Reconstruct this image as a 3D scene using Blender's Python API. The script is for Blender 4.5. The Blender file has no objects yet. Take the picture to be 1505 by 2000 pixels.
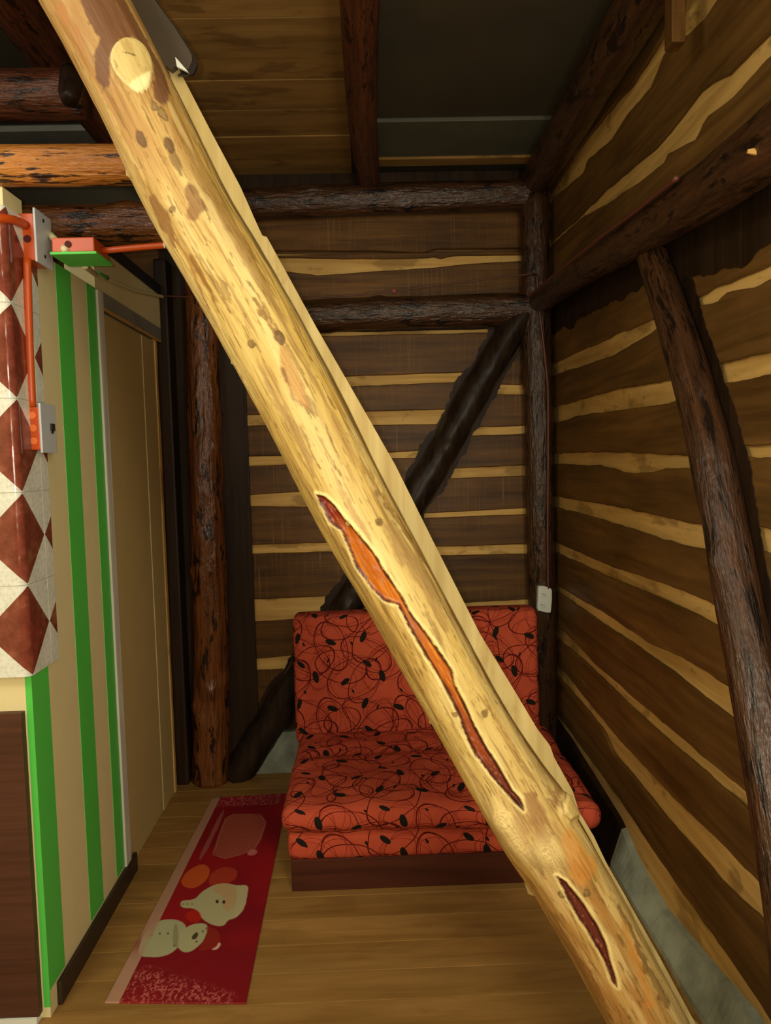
import bpy, bmesh, math, random
import numpy as np
from mathutils import Vector, Matrix

random.seed(7)
rng = np.random.default_rng(7)
S = bpy.context.scene
COL = S.collection

# ------------------------------------------------------------------ camera
FPX = 1504.0
TH, PS, RH, CH = math.radians(3.95), math.radians(1.3), math.radians(1.5), 1.5
Fv = np.array([math.sin(PS)*math.cos(TH), math.cos(PS)*math.cos(TH), -math.sin(TH)])
R0 = np.array([math.cos(PS), -math.sin(PS), 0.0])
U0 = np.cross(R0, Fv)
Rv = math.cos(RH)*R0 - math.sin(RH)*U0
Uv = math.cos(RH)*U0 + math.sin(RH)*R0
CAM = np.array([0, 0, CH])
cd = bpy.data.cameras.new('camera')
cam = bpy.data.objects.new('camera', cd)
COL.objects.link(cam)
cd.sensor_fit = 'HORIZONTAL'
cd.sensor_width = 36.0
cd.lens = FPX/1505.0*36.0
cd.clip_start = 0.02
M = Matrix(((Rv[0], Uv[0], -Fv[0], CAM[0]), (Rv[1], Uv[1], -Fv[1], CAM[1]), (Rv[2], Uv[2], -Fv[2], CAM[2]), (0, 0, 0, 1)))
cam.matrix_world = M
S.camera = cam

# ------------------------------------------------------------------ light
S.view_settings.view_transform = 'Standard'
S.view_settings.look = 'None'
S.view_settings.gamma = 1.0
S.view_settings.use_curve_mapping = False
S.view_settings.exposure = 0.0
w = bpy.data.worlds.new('world'); S.world = w
w.use_nodes = True
w.node_tree.nodes['Background'].inputs[0].default_value = (1.0, 0.85, 0.6, 1)
w.node_tree.nodes['Background'].inputs[1].default_value = 0.02

def light(name, kind, loc, power, color, size=0.1, rot=None, sy=None):
    l = bpy.data.lights.new(name, kind)
    l.energy = power; l.color = color
    if kind == 'AREA':
        l.size = size
        if sy: l.shape = 'RECTANGLE'; l.size_y = sy
    else:
        l.shadow_soft_size = size
    o = bpy.data.objects.new(name, l); COL.objects.link(o)
    o.location = loc
    if rot: o.rotation_euler = rot
    return o
# the phone's flash, a hand's breadth of nothing to the left of the lens
light('phone_flash', 'POINT', (-0.03, 0.0, 1.515), 46.0, (1.0, 0.95, 0.76), 0.006)
# ceiling lamps of the room behind the photographer, plus one added fill
light('ceiling_lamp', 'AREA', (0.15, 0.0, 2.74), 7.0, (1.0, 0.92, 0.72), 0.5, (math.radians(14), 0, 0))
light('left_wall_fill', 'AREA', (0.78, -0.5, 1.80), 62.0, (1.0, 0.92, 0.70), 0.7, (math.radians(90), 0, math.radians(38)), 1.3)  # no such lamp: soft fill added at the right to brighten the left wall
light('side_room_lamp', 'AREA', (-1.3, 0.6, 2.6), 18.0, (1.0, 0.96, 0.84), 0.6, (math.radians(25), math.radians(-12), 0))

# ------------------------------------------------------------------ helpers
def at(ax, val, x, y):
    d = Fv + Rv*(x-752.5)/FPX - Uv*(y-1000)/FPX
    t = (val-CAM[ax])/d[ax]
    return CAM + d*t

def lin(c):
    c = [v/255.0 for v in c[:3]]
    return tuple([v/12.92 if v <= 0.04045 else ((v+0.055)/1.055)**2.4 for v in c]) + (1.0,)

def tag(o, label=None, cat=None, group=None, kind=None):
    if label: o['label'] = label
    if cat: o['category'] = cat
    if group: o['group'] = group
    if kind: o['kind'] = kind
    return o

def empty(name, loc, label, cat, group=None):
    o = bpy.data.objects.new(name, None); COL.objects.link(o)
    o.location = loc; o.empty_display_size = 0.05
    tag(o, label, cat, group)
    return o

def mk(name, V, F, mats, parent=None, smooth=False, fm=None, uv=None):
    me = bpy.data.meshes.new(name)
    V = [tuple(map(float, v)) for v in V]
    me.from_pydata(V, [], [tuple(int(i) for i in f) for f in F])
    if not isinstance(mats, (list, tuple)): mats = [mats]
    for m in mats: me.materials.append(m)
    if fm is not None:
        me.polygons.foreach_set('material_index', np.array(fm, dtype=np.int32))
    if smooth:
        me.polygons.foreach_set('use_smooth', np.ones(len(F), dtype=bool))
    if uv is not None:
        ul = me.uv_layers.new(name='UVMap')
        li = np.zeros(len(me.loops), dtype=np.int32); me.loops.foreach_get('vertex_index', li)
        ul.data.foreach_set('uv', np.asarray(uv, dtype=np.float32)[li].ravel())
    me.update()
    o = bpy.data.objects.new(name, me); COL.objects.link(o)
    # origin at the middle of the mesh bottom
    P = np.array(V); c = (P.min(0)+P.max(0))/2; c[2] = P[:, 2].min()
    me.transform(Matrix.Translation(-Vector(c)))
    if parent is not None:
        o.parent = parent
        o.location = Vector(c) - Vector(parent_loc(parent))
    else:
        o.location = c
    o['_c'] = 0
    del o['_c']
    return o

def parent_loc(p):
    l = Vector(p.location)
    while p.parent is not None:
        p = p.parent; l = l + Vector(p.location)
    return l

class MB:
    def __init__(s): s.V = []; s.F = []; s.M = []
    def box(s, a, b, mi=0, bev=0.0):
        a = np.minimum(a, b), np.maximum(a, b)
        lo, hi = a
        if bev <= 0:
            n = len(s.V)
            for z in (lo[2], hi[2]):
                for (x, y) in ((lo[0], lo[1]), (hi[0], lo[1]), (hi[0], hi[1]), (lo[0], hi[1])):
                    s.V.append((x, y, z))
            for f in ((0, 3, 2, 1), (4, 5, 6, 7), (0, 1, 5, 4), (1, 2, 6, 5), (2, 3, 7, 6), (3, 0, 4, 7)):
                s.F.append(tuple(n+i for i in f)); s.M.append(mi)
        else:
            bm = bmesh.new()
            bmesh.ops.create_cube(bm, size=1.0)
            for v in bm.verts:
                v.co = Vector([(lo[i]+hi[i])/2 + v.co[i]*(hi[i]-lo[i]) for i in range(3)])
            bmesh.ops.bevel(bm, geom=bm.edges[:], offset=min(bev, 0.45*min(hi-lo)), segments=2, affect='EDGES', profile=0.6)
            s.addbm(bm, mi)
        return s
    def addbm(s, bm, mi=0):
        n = len(s.V); bm.verts.index_update()
        for v in bm.verts: s.V.append(tuple(v.co))
        for f in bm.faces: s.F.append(tuple(n+v.index for v in f.verts)); s.M.append(mi)
        bm.free()
        return s
    def cyl(s, p0, p1, r, n=16, mi=0, r2=None):
        p0, p1 = Vector(p0), Vector(p1); d = (p1-p0)
        bm = bmesh.new()
        bmesh.ops.create_cone(bm, cap_ends=True, segments=n, radius1=r, radius2=r if r2 is None else r2, depth=d.length)
        q = d.to_track_quat('Z', 'Y').to_matrix().to_4x4()
        bm.transform(Matrix.Translation((p0+p1)/2) @ q)
        return s.addbm(bm, mi)
    def poly(s, pts, e, mi=0):
        """prism: 3D outline pts extruded by vector e"""
        n = len(s.V); k = len(pts)
        for p in pts: s.V.append(tuple(p))
        for p in pts: s.V.append(tuple(np.array(p)+np.array(e)))
        s.F.append(tuple(n+i for i in range(k))); s.M.append(mi)
        s.F.append(tuple(n+k+i for i in reversed(range(k)))); s.M.append(mi)
        for i in range(k):
            j = (i+1) % k
            s.F.append((n+j, n+i, n+k+i, n+k+j)); s.M.append(mi)
        return s
    def build(s, name, mats, parent=None, smooth=False):
        o = mk(name, s.V, s.F, mats, parent, smooth, s.M)
        bm = bmesh.new(); bm.from_mesh(o.data)
        bmesh.ops.recalc_face_normals(bm, faces=bm.faces[:]); bm.to_mesh(o.data); bm.free()
        return o

# value noise in numpy
_tab = rng.random((64, 64, 64)).astype(np.float32)
def vnoise(P):
    P = np.asarray(P, dtype=np.float64)
    i = np.floor(P).astype(int); f = P-i; f = f*f*(3-2*f)
    out = 0
    for a in (0, 1):
        for b in (0, 1):
            for c in (0, 1):
                w_ = (f[..., 0] if a else 1-f[..., 0])*(f[..., 1] if b else 1-f[..., 1])*(f[..., 2] if c else 1-f[..., 2])
                out = out + w_*_tab[(i[..., 0]+a) & 63, (i[..., 1]+b) & 63, (i[..., 2]+c) & 63]
    return out
def fbm(P, oct=4, g=0.5):
    s_, a, t = 0, 1.0, 0
    P = np.asarray(P, dtype=np.float64)
    for k in range(oct):
        s_ = s_ + a*vnoise(P*2**k + 11.3*k); t += a; a *= g
    return s_/t

def tube(path, rad, nseg=28, step=0.03, rough=0.06, seed=0, knots=0, freq=3.0, flat=None):
    """a log: polyline path with a radius per point, lumpy skin. returns V,F,uv"""
    P = np.array(path, float); L = np.r_[0, np.cumsum(np.linalg.norm(np.diff(P, axis=0), axis=1))]
    n = max(3, int(L[-1]/step)+1)
    t = np.linspace(0, L[-1], n)
    C = np.stack([np.interp(t, L, P[:, i]) for i in range(3)], 1)
    rr = np.interp(t, L, np.array(rad, float)*np.ones(len(P)) if np.ndim(rad) else np.full(len(P), rad))
    ks = np.ones(5)/5
    if n > 12:
        for i in range(3):
            cp = np.pad(C[:, i], 2, mode='reflect', reflect_type='odd'); C[:, i] = np.convolve(cp, ks, 'valid')
    T = np.gradient(C, axis=0); T /= np.linalg.norm(T, axis=1)[:, None]
    up = np.array([0, 0, 1.0]) if abs(T[0, 2]) < 0.9 else np.array([0, 1.0, 0])
    A = np.cross(T, up); A /= np.linalg.norm(A, axis=1)[:, None]
    B = np.cross(A, T)
    th = np.linspace(0, 2*np.pi, nseg, endpoint=False)
    cs, sn = np.cos(th), np.sin(th)
    Q = np.stack([np.broadcast_to(cs, (n, nseg))*1.2, np.broadcast_to(sn, (n, nseg))*1.2, np.broadcast_to((t*freq)[:, None], (n, nseg))], 2) + seed*7.77
    d = (fbm(Q, 3)-0.5)*2*rough
    Q2 = np.stack([np.broadcast_to(cs, (n, nseg))*5, np.broadcast_to(sn, (n, nseg))*5, np.broadcast_to((t*9)[:, None], (n, nseg))], 2) + seed*3.1
    d = d + (fbm(Q2, 2)-0.5)*rough*0.7
    rs = np.random.default_rng(seed+100)
    for k in range(knots):
        a0, t0 = rs.uniform(0, 2*np.pi), rs.uniform(0.05, 0.95)*L[-1]
        da = np.arctan2(np.sin(th-a0), np.cos(th-a0))[None, :]*rr[:, None]
        dd = np.sqrt(da**2 + ((t-t0)[:, None]*0.7)**2)
        d = d + 0.22*np.exp(-(dd/0.022)**2) - 0.12*np.exp(-(dd/0.009)**2)
    Rr = rr[:, None]*(1+d)
    V = C[:, None, :] + Rr[..., None]*(A[:, None, :]*cs[None, :, None] + B[:, None, :]*sn[None, :, None])
    V = V.reshape(-1, 3)
    i, j = np.meshgrid(np.arange(n-1), np.arange(nseg), indexing='ij'); j2 = (j+1) % nseg
    F = np.stack([i*nseg+j, i*nseg+j2, (i+1)*nseg+j2, (i+1)*nseg+j], -1).reshape(-1, 4).tolist()
    F = [tuple(f) for f in F]
    F.append(tuple(range(nseg-1, -1, -1))[::-1][::-1]); F.append(tuple((n-1)*nseg+k for k in range(nseg)))
    uv = np.stack([np.broadcast_to((t)[:, None], (n, nseg)), np.broadcast_to((cs*0.08)[None, :], (n, nseg)), np.broadcast_to((sn*0.08)[None, :], (n, nseg))], 2).reshape(-1, 3)
    return V, F, uv

def logobj(name, path, rad, mat, parent=None, **k):
    V, F, uv = tube(path, rad, **k)
    o = mk(name, V, F, mat, parent, smooth=True)
    ga = o.data.attributes.new('grain', 'FLOAT_VECTOR', 'POINT'); ga.data.foreach_set('vector', uv.astype(np.float32).ravel())
    bm = bmesh.new(); bm.from_mesh(o.data)
    bmesh.ops.recalc_face_normals(bm, faces=bm.faces[:]); bm.to_mesh(o.data); bm.free()
    return o

# ------------------------------------------------------------------ materials
class NT:
    def __init__(s, name):
        s.m = bpy.data.materials.new(name); s.m.use_nodes = True
        s.t = s.m.node_tree; s.b = s.t.nodes['Principled BSDF']
    def n(s, typ, **k):
        o = s.t.nodes.new(typ)
        for a, v in k.items(): setattr(o, a, v)
        return o
    def l(s, a, b): s.t.links.new(a, b)
    def set(s, k, v): s.b.inputs[k].default_value = v
    def coord(s, kind='Object', scale=(1, 1, 1), loc=(0, 0, 0), rand=False):
        tc = s.n('ShaderNodeTexCoord'); mp = s.n('ShaderNodeMapping')
        mp.inputs['Scale'].default_value = scale; mp.inputs['Location'].default_value = loc
        src = tc.outputs[kind]
        if rand:
            oi = s.n('ShaderNodeObjectInfo'); ad = s.n('ShaderNodeVectorMath', operation='ADD')
            ml = s.n('ShaderNodeMath', operation='MULTIPLY'); ml.inputs[1].default_value = 37.0
            s.l(oi.outputs['Random'], ml.inputs[0]); s.l(src, ad.inputs[0]); s.l(ml.outputs[0], ad.inputs[1]); src = ad.outputs[0]
        s.l(src, mp.inputs['Vector']); return mp.outputs[0]
    def noise(s, vec, scale=1.0, detail=4, rough=0.55, dist=0.0):
        o = s.n('ShaderNodeTexNoise'); o.inputs['Scale'].default_value = scale
        o.inputs['Detail'].default_value = detail; o.inputs['Roughness'].default_value = rough
        o.inputs['Distortion'].default_value = dist
        s.l(vec, o.inputs['Vector']); return o.outputs['Fac']
    def ramp(s, fac, stops, interp='LINEAR'):
        o = s.n('ShaderNodeValToRGB'); cr = o.color_ramp; cr.interpolation = interp
        while len(cr.elements) < len(stops): cr.elements.new(0.5)
        for e, (p, c) in zip(cr.elements, stops): e.position = p; e.color = c
        s.l(fac, o.inputs[0]); return o.outputs[0]
    def mix(s, fac, a, b, blend='MIX'):
        o = s.n('ShaderNodeMix', data_type='RGBA', blend_type=blend)
        for k, v in ((0, fac), (6, a), (7, b)):
            if hasattr(v, 'is_linked'): s.l(v, o.inputs[k])
            else: o.inputs[k].default_value = v
        return o.outputs[2]
    def math(s, op, a, b=None, clamp=False):
        o = s.n('ShaderNodeMath', operation=op); o.use_clamp = clamp
        for k, v in ((0, a), (1, b)):
            if v is None: continue
            if hasattr(v, 'is_linked'): s.l(v, o.inputs[k])
            else: o.inputs[k].default_value = v
        return o.outputs[0]
    def bump(s, h, strength=0.3, dist=0.004):
        o = s.n('ShaderNodeBump'); o.inputs['Strength'].default_value = strength; o.inputs['Distance'].default_value = dist
        s.l(h, o.inputs['Height']); s.l(o.outputs[0], s.b.inputs['Normal'])
    def color(s, c): s.l(c, s.b.inputs['Base Color'])

def g(v): return (v, v, v, 1)

def wood(name, c0, c1, axis=0, rough=0.5, blot=0.5, saw=0.0, bump=0.25, coat=0.0, rand=True, fine=26, kind='Object', stain=None, stain_amt=0.5):
    t = NT(name)
    sc = [fine]*3; sc[axis] = 1.6
    v = t.coord(kind, sc, rand=rand)
    n1 = t.noise(v, 1.0, 6, 0.6, 0.6)
    col = t.ramp(n1, [(0.3, lin(c0)), (0.7, lin(c1))])
    sc2 = [5]*3; sc2[axis] = 1.6
    n2 = t.noise(t.coord(kind, sc2, rand=rand), 1.0, 3, 0.6)
    col = t.mix(1.0, col, t.ramp(n2, [(0.3, g(1-blot)), (0.7, g(1.12))]), 'MULTIPLY')
    if saw > 0:
        sc3 = [2.2]*3; sc3[axis] = 110
        n3 = t.noise(t.coord(kind, sc3, rand=rand), 1.0, 3, 0.7)
        n4 = t.noise(t.coord(kind, [3, 3, 3], rand=rand), 1.0, 2)
        f = t.math('MULTIPLY', t.ramp(n3, [(0.55, g(0)), (0.72, g(1))]), t.ramp(n4, [(0.42, g(0)), (0.62, g(1))]))
        f = t.math('MULTIPLY', f, saw)
        col = t.mix(f, col, lin((150, 112, 62)))
    if stain is not None:
        n5 = t.noise(t.coord(kind, [9 if i != axis else 3.5 for i in range(3)], rand=rand), 1.0, 5, 0.62, 0.3)
        col = t.mix(t.math('MULTIPLY', t.ramp(n5, [(0.56, g(0)), (0.62, g(1))]), stain_amt), col, lin(stain))
    t.color(col)
    t.set('Roughness', rough)
    t.set('Specular IOR Level', 0.16)
    if coat > 0:
        t.set('Coat Weight', coat); t.set('Coat Roughness', 0.22)
    t.bump(n1, bump, 0.004)
    return t.m

def plain(name, c, rough=0.5, var=0.06, bump=0.0, metallic=0.0, scale=8):
    t = NT(name)
    n = t.noise(t.coord('Object', (1, 1, 1)), scale, 4)
    t.color(t.mix(1.0, lin(c), t.ramp(n, [(0.3, g(1-var)), (0.7, g(1.0))]), 'MULTIPLY'))
    t.set('Roughness', rough); t.set('Metallic', metallic)
    if bump: t.bump(t.noise(t.coord('Object', (1, 1, 1)), scale*8, 3), bump, 0.002)
    return t.m

DK = [wood('dark_stained_board_%s' % a, (70, 46, 21), (116, 80, 38), i, 0.45, 0.42, 0.5, 0.3) for i, a in enumerate('xyz')]
DK_R = wood('dark_stained_board_right', (90, 62, 29), (130, 94, 46), 1, 0.5, 0.4, 0.15, 0.25)
PL = [wood('unpainted_board_%s' % a, (184, 142, 74), (226, 186, 112), i, 0.6, 0.22, 0.0, 0.2, stain=(78, 52, 22), stain_amt=0.4) for i, a in enumerate('xyz')]
BLK = wood('tarred_log', (24, 18, 13), (56, 42, 30), 2, 0.38, 0.4, 0.0, 0.5)
BLKX = wood('tarred_board', (34, 23, 13), (58, 40, 24), 2, 0.5, 0.4, 0.0, 0.35)
def varn(name, a, b, c, amt, rough=0.22):
    t = NT(name)
    ga = t.n('ShaderNodeAttribute', attribute_name='grain')
    def co(sx, sr, loc=0.0):
        mp = t.n('ShaderNodeMapping'); mp.inputs['Scale'].default_value = (sx, sr, sr); mp.inputs['Location'].default_value = (loc, loc, 0)
        t.l(ga.outputs['Vector'], mp.inputs['Vector']); return mp.outputs[0]
    n1 = t.noise(co(3.5, 55), 1.0, 6, 0.62, 0.6)
    col = t.ramp(n1, [(0.3, lin(a)), (0.72, lin(b))])
    n2 = t.noise(co(7, 26, 3), 1.0, 6, 0.68, 0.4)
    col = t.mix(t.ramp(n2, [(amt-0.02, g(0)), (amt+0.02, g(1))]), col, lin(c))
    t.color(col); t.set('Roughness', rough); t.set('Specular IOR Level', 0.4)
    n3 = t.noise(co(14, 70, 1), 1.0, 4, 0.6)
    n4 = t.noise(co(9, 20, 5), 1.0, 3, 0.6)
    t.bump(t.math('ADD', n3, t.math('MULTIPLY', n4, 1.2)), 0.9, 0.008)
    return t.m
VARN = varn('varnished_log', (62, 32, 14), (134, 80, 38), (38, 20, 11), 0.56)
VARN_DK = varn('dark_varnished_log', (44, 28, 17), (84, 54, 32), (28, 18, 12), 0.56, 0.28)
VARN_OR = varn('peeled_orange_log', (150, 88, 30), (196, 130, 56), (50, 24, 12), 0.56, 0.35)
VARN_RED = varn('reddish_log', (56, 26, 14), (104, 58, 34), (36, 19, 12), 0.58, 0.4)

CREAM = plain('cream_paint', (226, 212, 158), 0.55, 0.05, 0.1)
TAN = plain('tan_door_paint', (196, 172, 112), 0.5, 0.08, 0.1)
GREEN = plain('green_paint', (84, 200, 76), 0.5, 0.06, 0.1)
WHITEP = wood('white_trim_paint', (186, 182, 165), (226, 222, 205), 2, 0.5, 0.15, 0, 0.2)
GREYP = plain('grey_board', (136, 136, 126), 0.6, 0.3, 0.2, scale=5)
GREYD = plain('dark_grey_ceiling', (66, 58, 38), 0.8, 0.35, 0.2, scale=2.5)
GREYB = plain('blue_grey_board', (84, 84, 68), 0.7, 0.3, 0.2, scale=4)
CONC = plain('concrete', (168, 176, 156), 0.85, 0.5, 0.9, scale=9)
ORANGE = plain('orange_plastic', (196, 78, 20), 0.42, 0.08)
ORANGED = plain('orange_plastic_hole', (70, 14, 6), 0.8, 0.1)
CONDC = plain('cream_conduit', (214, 206, 158), 0.5, 0.08)
PLATE = plain('grey_white_plate', (190, 194, 196), 0.4, 0.04)
PLATEW = plain('white_plate', (222, 228, 216), 0.4, 0.04)
DARKP = plain('dark_slot', (40, 38, 34), 0.5, 0.1)
LAM = wood('brown_laminate', (72, 46, 32), (90, 58, 42), 0, 0.45, 0.12, 0, 0.12, fine=60)
BASEB = plain('dark_baseboard', (52, 38, 26), 0.5, 0.3)
BROWNC = plain('brown_conduit', (96, 52, 36), 0.45, 0.2)
BLUET = plain('blue_black_tape', (26, 30, 44), 0.6, 0.2)

FLOORM = wood('floor_board', (134, 98, 48), (164, 124, 68), 0, 0.42, 0.22, 0, 0.12, fine=18, stain=(112, 76, 34), stain_amt=0.25)
CEILM = wood('ceiling_board', (128, 96, 50), (160, 124, 70), 0, 0.75, 0.35, 0, 0.2, fine=14, stain=(84, 56, 28), stain_amt=0.5)

XL, XR, YB, ZC = -0.905, 0.90, 3.68, 2.83
YF = -1.6        # wall behind the photographer

# ------------------------------------------------------------------ room shell
fl = MB().box((-1.9, YF, -0.06), (1.0, 3.8, -0.012)).build('floor', FLOORM)
tag(fl, kind='structure', label='pale wooden board floor')
y = YF; k = 0
edges = [YF]
while edges[-1] < 3.8: edges.append(edges[-1] + 0.131 + random.uniform(-0.006, 0.006))
off = 2.565 - min(edges, key=lambda e: abs(e-2.565))
for a, b in zip(edges[:-1], edges[1:]):
    MB().box((-1.9, a+off+0.0012, -0.012), (1.0, b+off-0.0012, random.uniform(-0.0006, 0.0)), bev=0.002).build('floor_board', FLOORM, fl)

ce = MB().box((-1.9, YF, ZC+0.012), (1.05, 3.8, ZC+0.07)).build('ceiling', GREYD)
tag(ce, kind='structure', label='low ceiling of brown boards and dark grey panels')
ys = [YF, -1.1, -0.6, -0.1, 0.4, 0.9, 1.4, 1.9, 2.18, 2.406, 2.64, 2.79, 3.02, 3.255, 3.68]
for a, b in zip(ys[:-1], ys[1:]):
    dz = random.uniform(0, 0.006)
    MB().box((-0.80, a+0.0015, ZC-dz), (-0.03, b-0.0015, ZC+0.012), bev=0.003).build('ceiling_board', CEILM, ce)
MB().box((0.05, YF, ZC), (1.0, 3.11, ZC+0.012)).build('ceiling_panel', GREYD, ce)
tag(MB().box((0.06, 3.12, ZC-0.012), (0.86, 3.47, ZC+0.012), bev=0.003).build('ceiling_board', GREYB, ce), 'blue-grey ceiling board')
tag(MB().box((0.07, 3.478, ZC-0.02), (0.84, 3.56, ZC+0.012), bev=0.003).build('ceiling_batten', CEILM, ce), 'pale batten against the back wall')
MB().box((-1.9, YF, ZC), (-0.81, 3.12, ZC+0.012)).build('ceiling_panel', GREYD, ce)
tag(MB().box((-1.9, 3.13, ZC-0.02), (-0.81, 3.26, ZC+0.012), bev=0.003).build('ceiling_board', GREYP, ce), 'lighter grey ceiling board')
MB().box((-1.9, 3.27, ZC), (-0.81, 3.68, ZC+0.012)).build('ceiling_panel', GREYD, ce)

# walls behind the photographer
wb = MB().box((-1.9, YF-0.08, 0), (1.0, YF, ZC)).build('wall_front', PL[0]); tag(wb, kind='structure', label='wooden wall behind the photographer')
wo = MB().box((-1.98, YF, 0), (-1.9, 2.0, ZC)).build('wall_far_left', CREAM); tag(wo, kind='structure', label='cream wall of the side room')

# ---- planked walls
def curve(pts, plane_ax, plane_val, ucol):
    W = np.array([at(plane_ax, plane_val, *p) for p in pts])
    i = np.argsort(W[:, ucol]); return W[i, ucol], W[i, 2]
def ev(cv, u): return np.interp(u, cv[0], cv[1])

def waney(name, u, top, bot, mapf, d0, d1, mat, parent, jit=0.0025, seed=0, label=None):
    """plank with wavy long edges. u samples, top/bot z arrays; mapf(u,d,z)->xyz ; d0 = back depth, d1 = room side"""
    n = len(u)
    jt = (fbm(np.stack([u*14+seed*5.1, u*0+seed, u*0], 1), 4, 0.7)-0.5)*2*jit
    jb = (fbm(np.stack([u*14+seed*2.3, u*0+seed+40, u*0], 1), 4, 0.7)-0.5)*2*jit
    top = top+jt; bot = bot+jb
    bot = np.minimum(bot, top-0.004)
    dm = d0+(d1-d0)*0.72
    be = np.minimum(0.004, (top-bot)*0.3)
    rings = [(d0, top), (dm, top), (d1, top-be), (d1, bot+be), (dm, bot), (d0, bot)]
    V = []; 
    for i in range(n):
        for d, zz in rings: V.append(mapf(u[i], d, zz[i]))
    F = []
    for i in range(n-1):
        for j in range(6):
            j2 = (j+1) % 6
            F.append((i*6+j, i*6+j2, (i+1)*6+j2, (i+1)*6+j))
    F.append((0, 1, 2, 3, 4, 5)); F.append(tuple((n-1)*6+j for j in range(6)))
    o = mk(name, V, F, mat, parent)
    bm = bmesh.new(); bm.from_mesh(o.data); bmesh.ops.recalc_face_normals(bm, faces=bm.faces[:]); bm.to_mesh(o.data); bm.free()
    if label: o['label'] = label
    return o

# right wall strips: (top polyline, bottom polyline) in photo pixels on the wall plane
RS = [
 ([(1086,360),(1140,276),(1206,195),(1231,170),(1280,94),(1315,31),(1332,0)], [(1087,380),(1140,336),(1147,311),(1196,270),(1224,224),(1270,171),(1297,105),(1308,89),(1340,70),(1375,35),(1399,0)]),
 ([(1084,463),(1119,434),(1182,371),(1224,336),(1280,287),(1325,234),(1367,175),(1420,147),(1455,112),(1505,63)], [(1086,469),(1140,422),(1185,398),(1252,352),(1297,318),(1304,300),(1360,271),(1378,229),(1427,191),(1490,121),(1505,108)]),
 ([(1105,697),(1200,654),(1275,622),(1325,597),(1400,560),(1505,515)], [(1103,724),(1145,712),(1200,693),(1270,650),(1332,604),(1395,592),(1416,570),(1472,563),(1505,546)]),
 ([(1100,790),(1210,758),(1301,745),(1369,720),(1505,687)], [(1101,822),(1130,811),(1224,800),(1315,785),(1368,757),(1505,732)]),
 ([(1100,885),(1175,883),(1353,890),(1394,872),(1505,872)], [(1101,907),(1168,909),(1210,920),(1235,924),(1280,921),(1300,914),(1357,914),(1395,891),(1505,895)]),
 ([(1101,972),(1210,991),(1388,1030),(1451,1023),(1505,1035)], [(1100,995),(1196,1021),(1315,1060),(1399,1077),(1445,1066),(1505,1082)]),
 ([(1101,1066),(1196,1108),(1266,1130),(1350,1161),(1413,1189),(1493,1217),(1505,1222)], [(1100,1086),(1196,1131),(1280,1165),(1350,1196),(1427,1238),(1505,1260)]),
 ([(1101,1152),(1175,1194),(1259,1252),(1350,1294),(1427,1345),(1469,1375),(1505,1402)], [(1101,1165),(1168,1213),(1238,1259),(1297,1300),(1385,1370),(1480,1440),(1505,1455)]),
 ([(1105,1238),(1164,1300),(1266,1387),(1385,1489),(1505,1587)], [(1105,1262),(1150,1300),(1227,1377),(1280,1426),(1385,1517),(1505,1622)]),
 ([(1108,1321),(1210,1447),(1315,1559),(1420,1660),(1505,1751)], [(1110,1345),(1175,1422),(1196,1468),(1315,1615),(1420,1734),(1505,1815)]),
 ([(1110,1425),(1217,1573),(1315,1720),(1420,1867),(1500,1986)], [(1110,1438),(1210,1600),(1245,1681),(1297,1772),(1385,1877),(1462,1965)]),
]
wr = MB().box((XR+0.02, YF, 0), (XR+0.12, 3.8, ZC)).build('wall_right', DK_R)
tag(wr, kind='structure', label='right wall of dark stained waney-edged boards with bare strips between')
uR = np.r_[np.linspace(YF, 1.4, 14), np.linspace(1.5, 3.67, 84)]
mR = lambda u, d, z: (XR+d, u, z)
cR = [(curve(a, 0, XR-0.01, 1), curve(b, 0, XR-0.01, 1)) for a, b in RS]
prev = np.full(len(uR), ZC-0.002)
for k, (t_, b_) in enumerate(cR):
    zt, zb = ev(t_, uR), ev(b_, uR)
    zt = np.minimum(zt, ZC-0.03); 
    waney('board', uR, prev, zt, mR, 0.0, -0.012, DK_R, wr, 0.006, k)
    waney('bare_board', uR, zt+0.02, zb-0.02, mR, 0.018, 0.0005, PL[1], wr, 0.0, k, 'bare unpainted strip of board')
    prev = np.minimum(zb, zt-0.006)
# concrete kerb under the boards
n = len(uR); zk = prev
V = []
for i in range(n):
    hh = zk[i] + 0.004
    V += [(XR+0.018, uR[i], -0.01), (XR+0.018, uR[i], hh), (XR-0.015-0.01*vnoise(np.array([uR[i]*7, 0, 0])), uR[i], hh-0.01), (XR-0.05-0.02*vnoise(np.array([uR[i]*5, 3, 0])), uR[i], 0.02), (XR-0.06, uR[i], -0.01)]
F = []
for i in range(n-1):
    for j in range(5):
        j2 = (j+1) % 5; F.append((i*5+j, i*5+j2, (i+1)*5+j2, (i+1)*5+j))
F += [(0, 1, 2, 3, 4), tuple((n-1)*5+j for j in range(5))]
Fm = [1 if (uR[min(f[0]//5, n-1)] > 2.66 and len(f) == 4) else 0 for f in F]
kb = mk('trim_1', V, F, [CONC, BLKX], fm=Fm); tag(kb, kind='structure', label='rough grey concrete kerb along the foot of the right wall')

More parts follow.
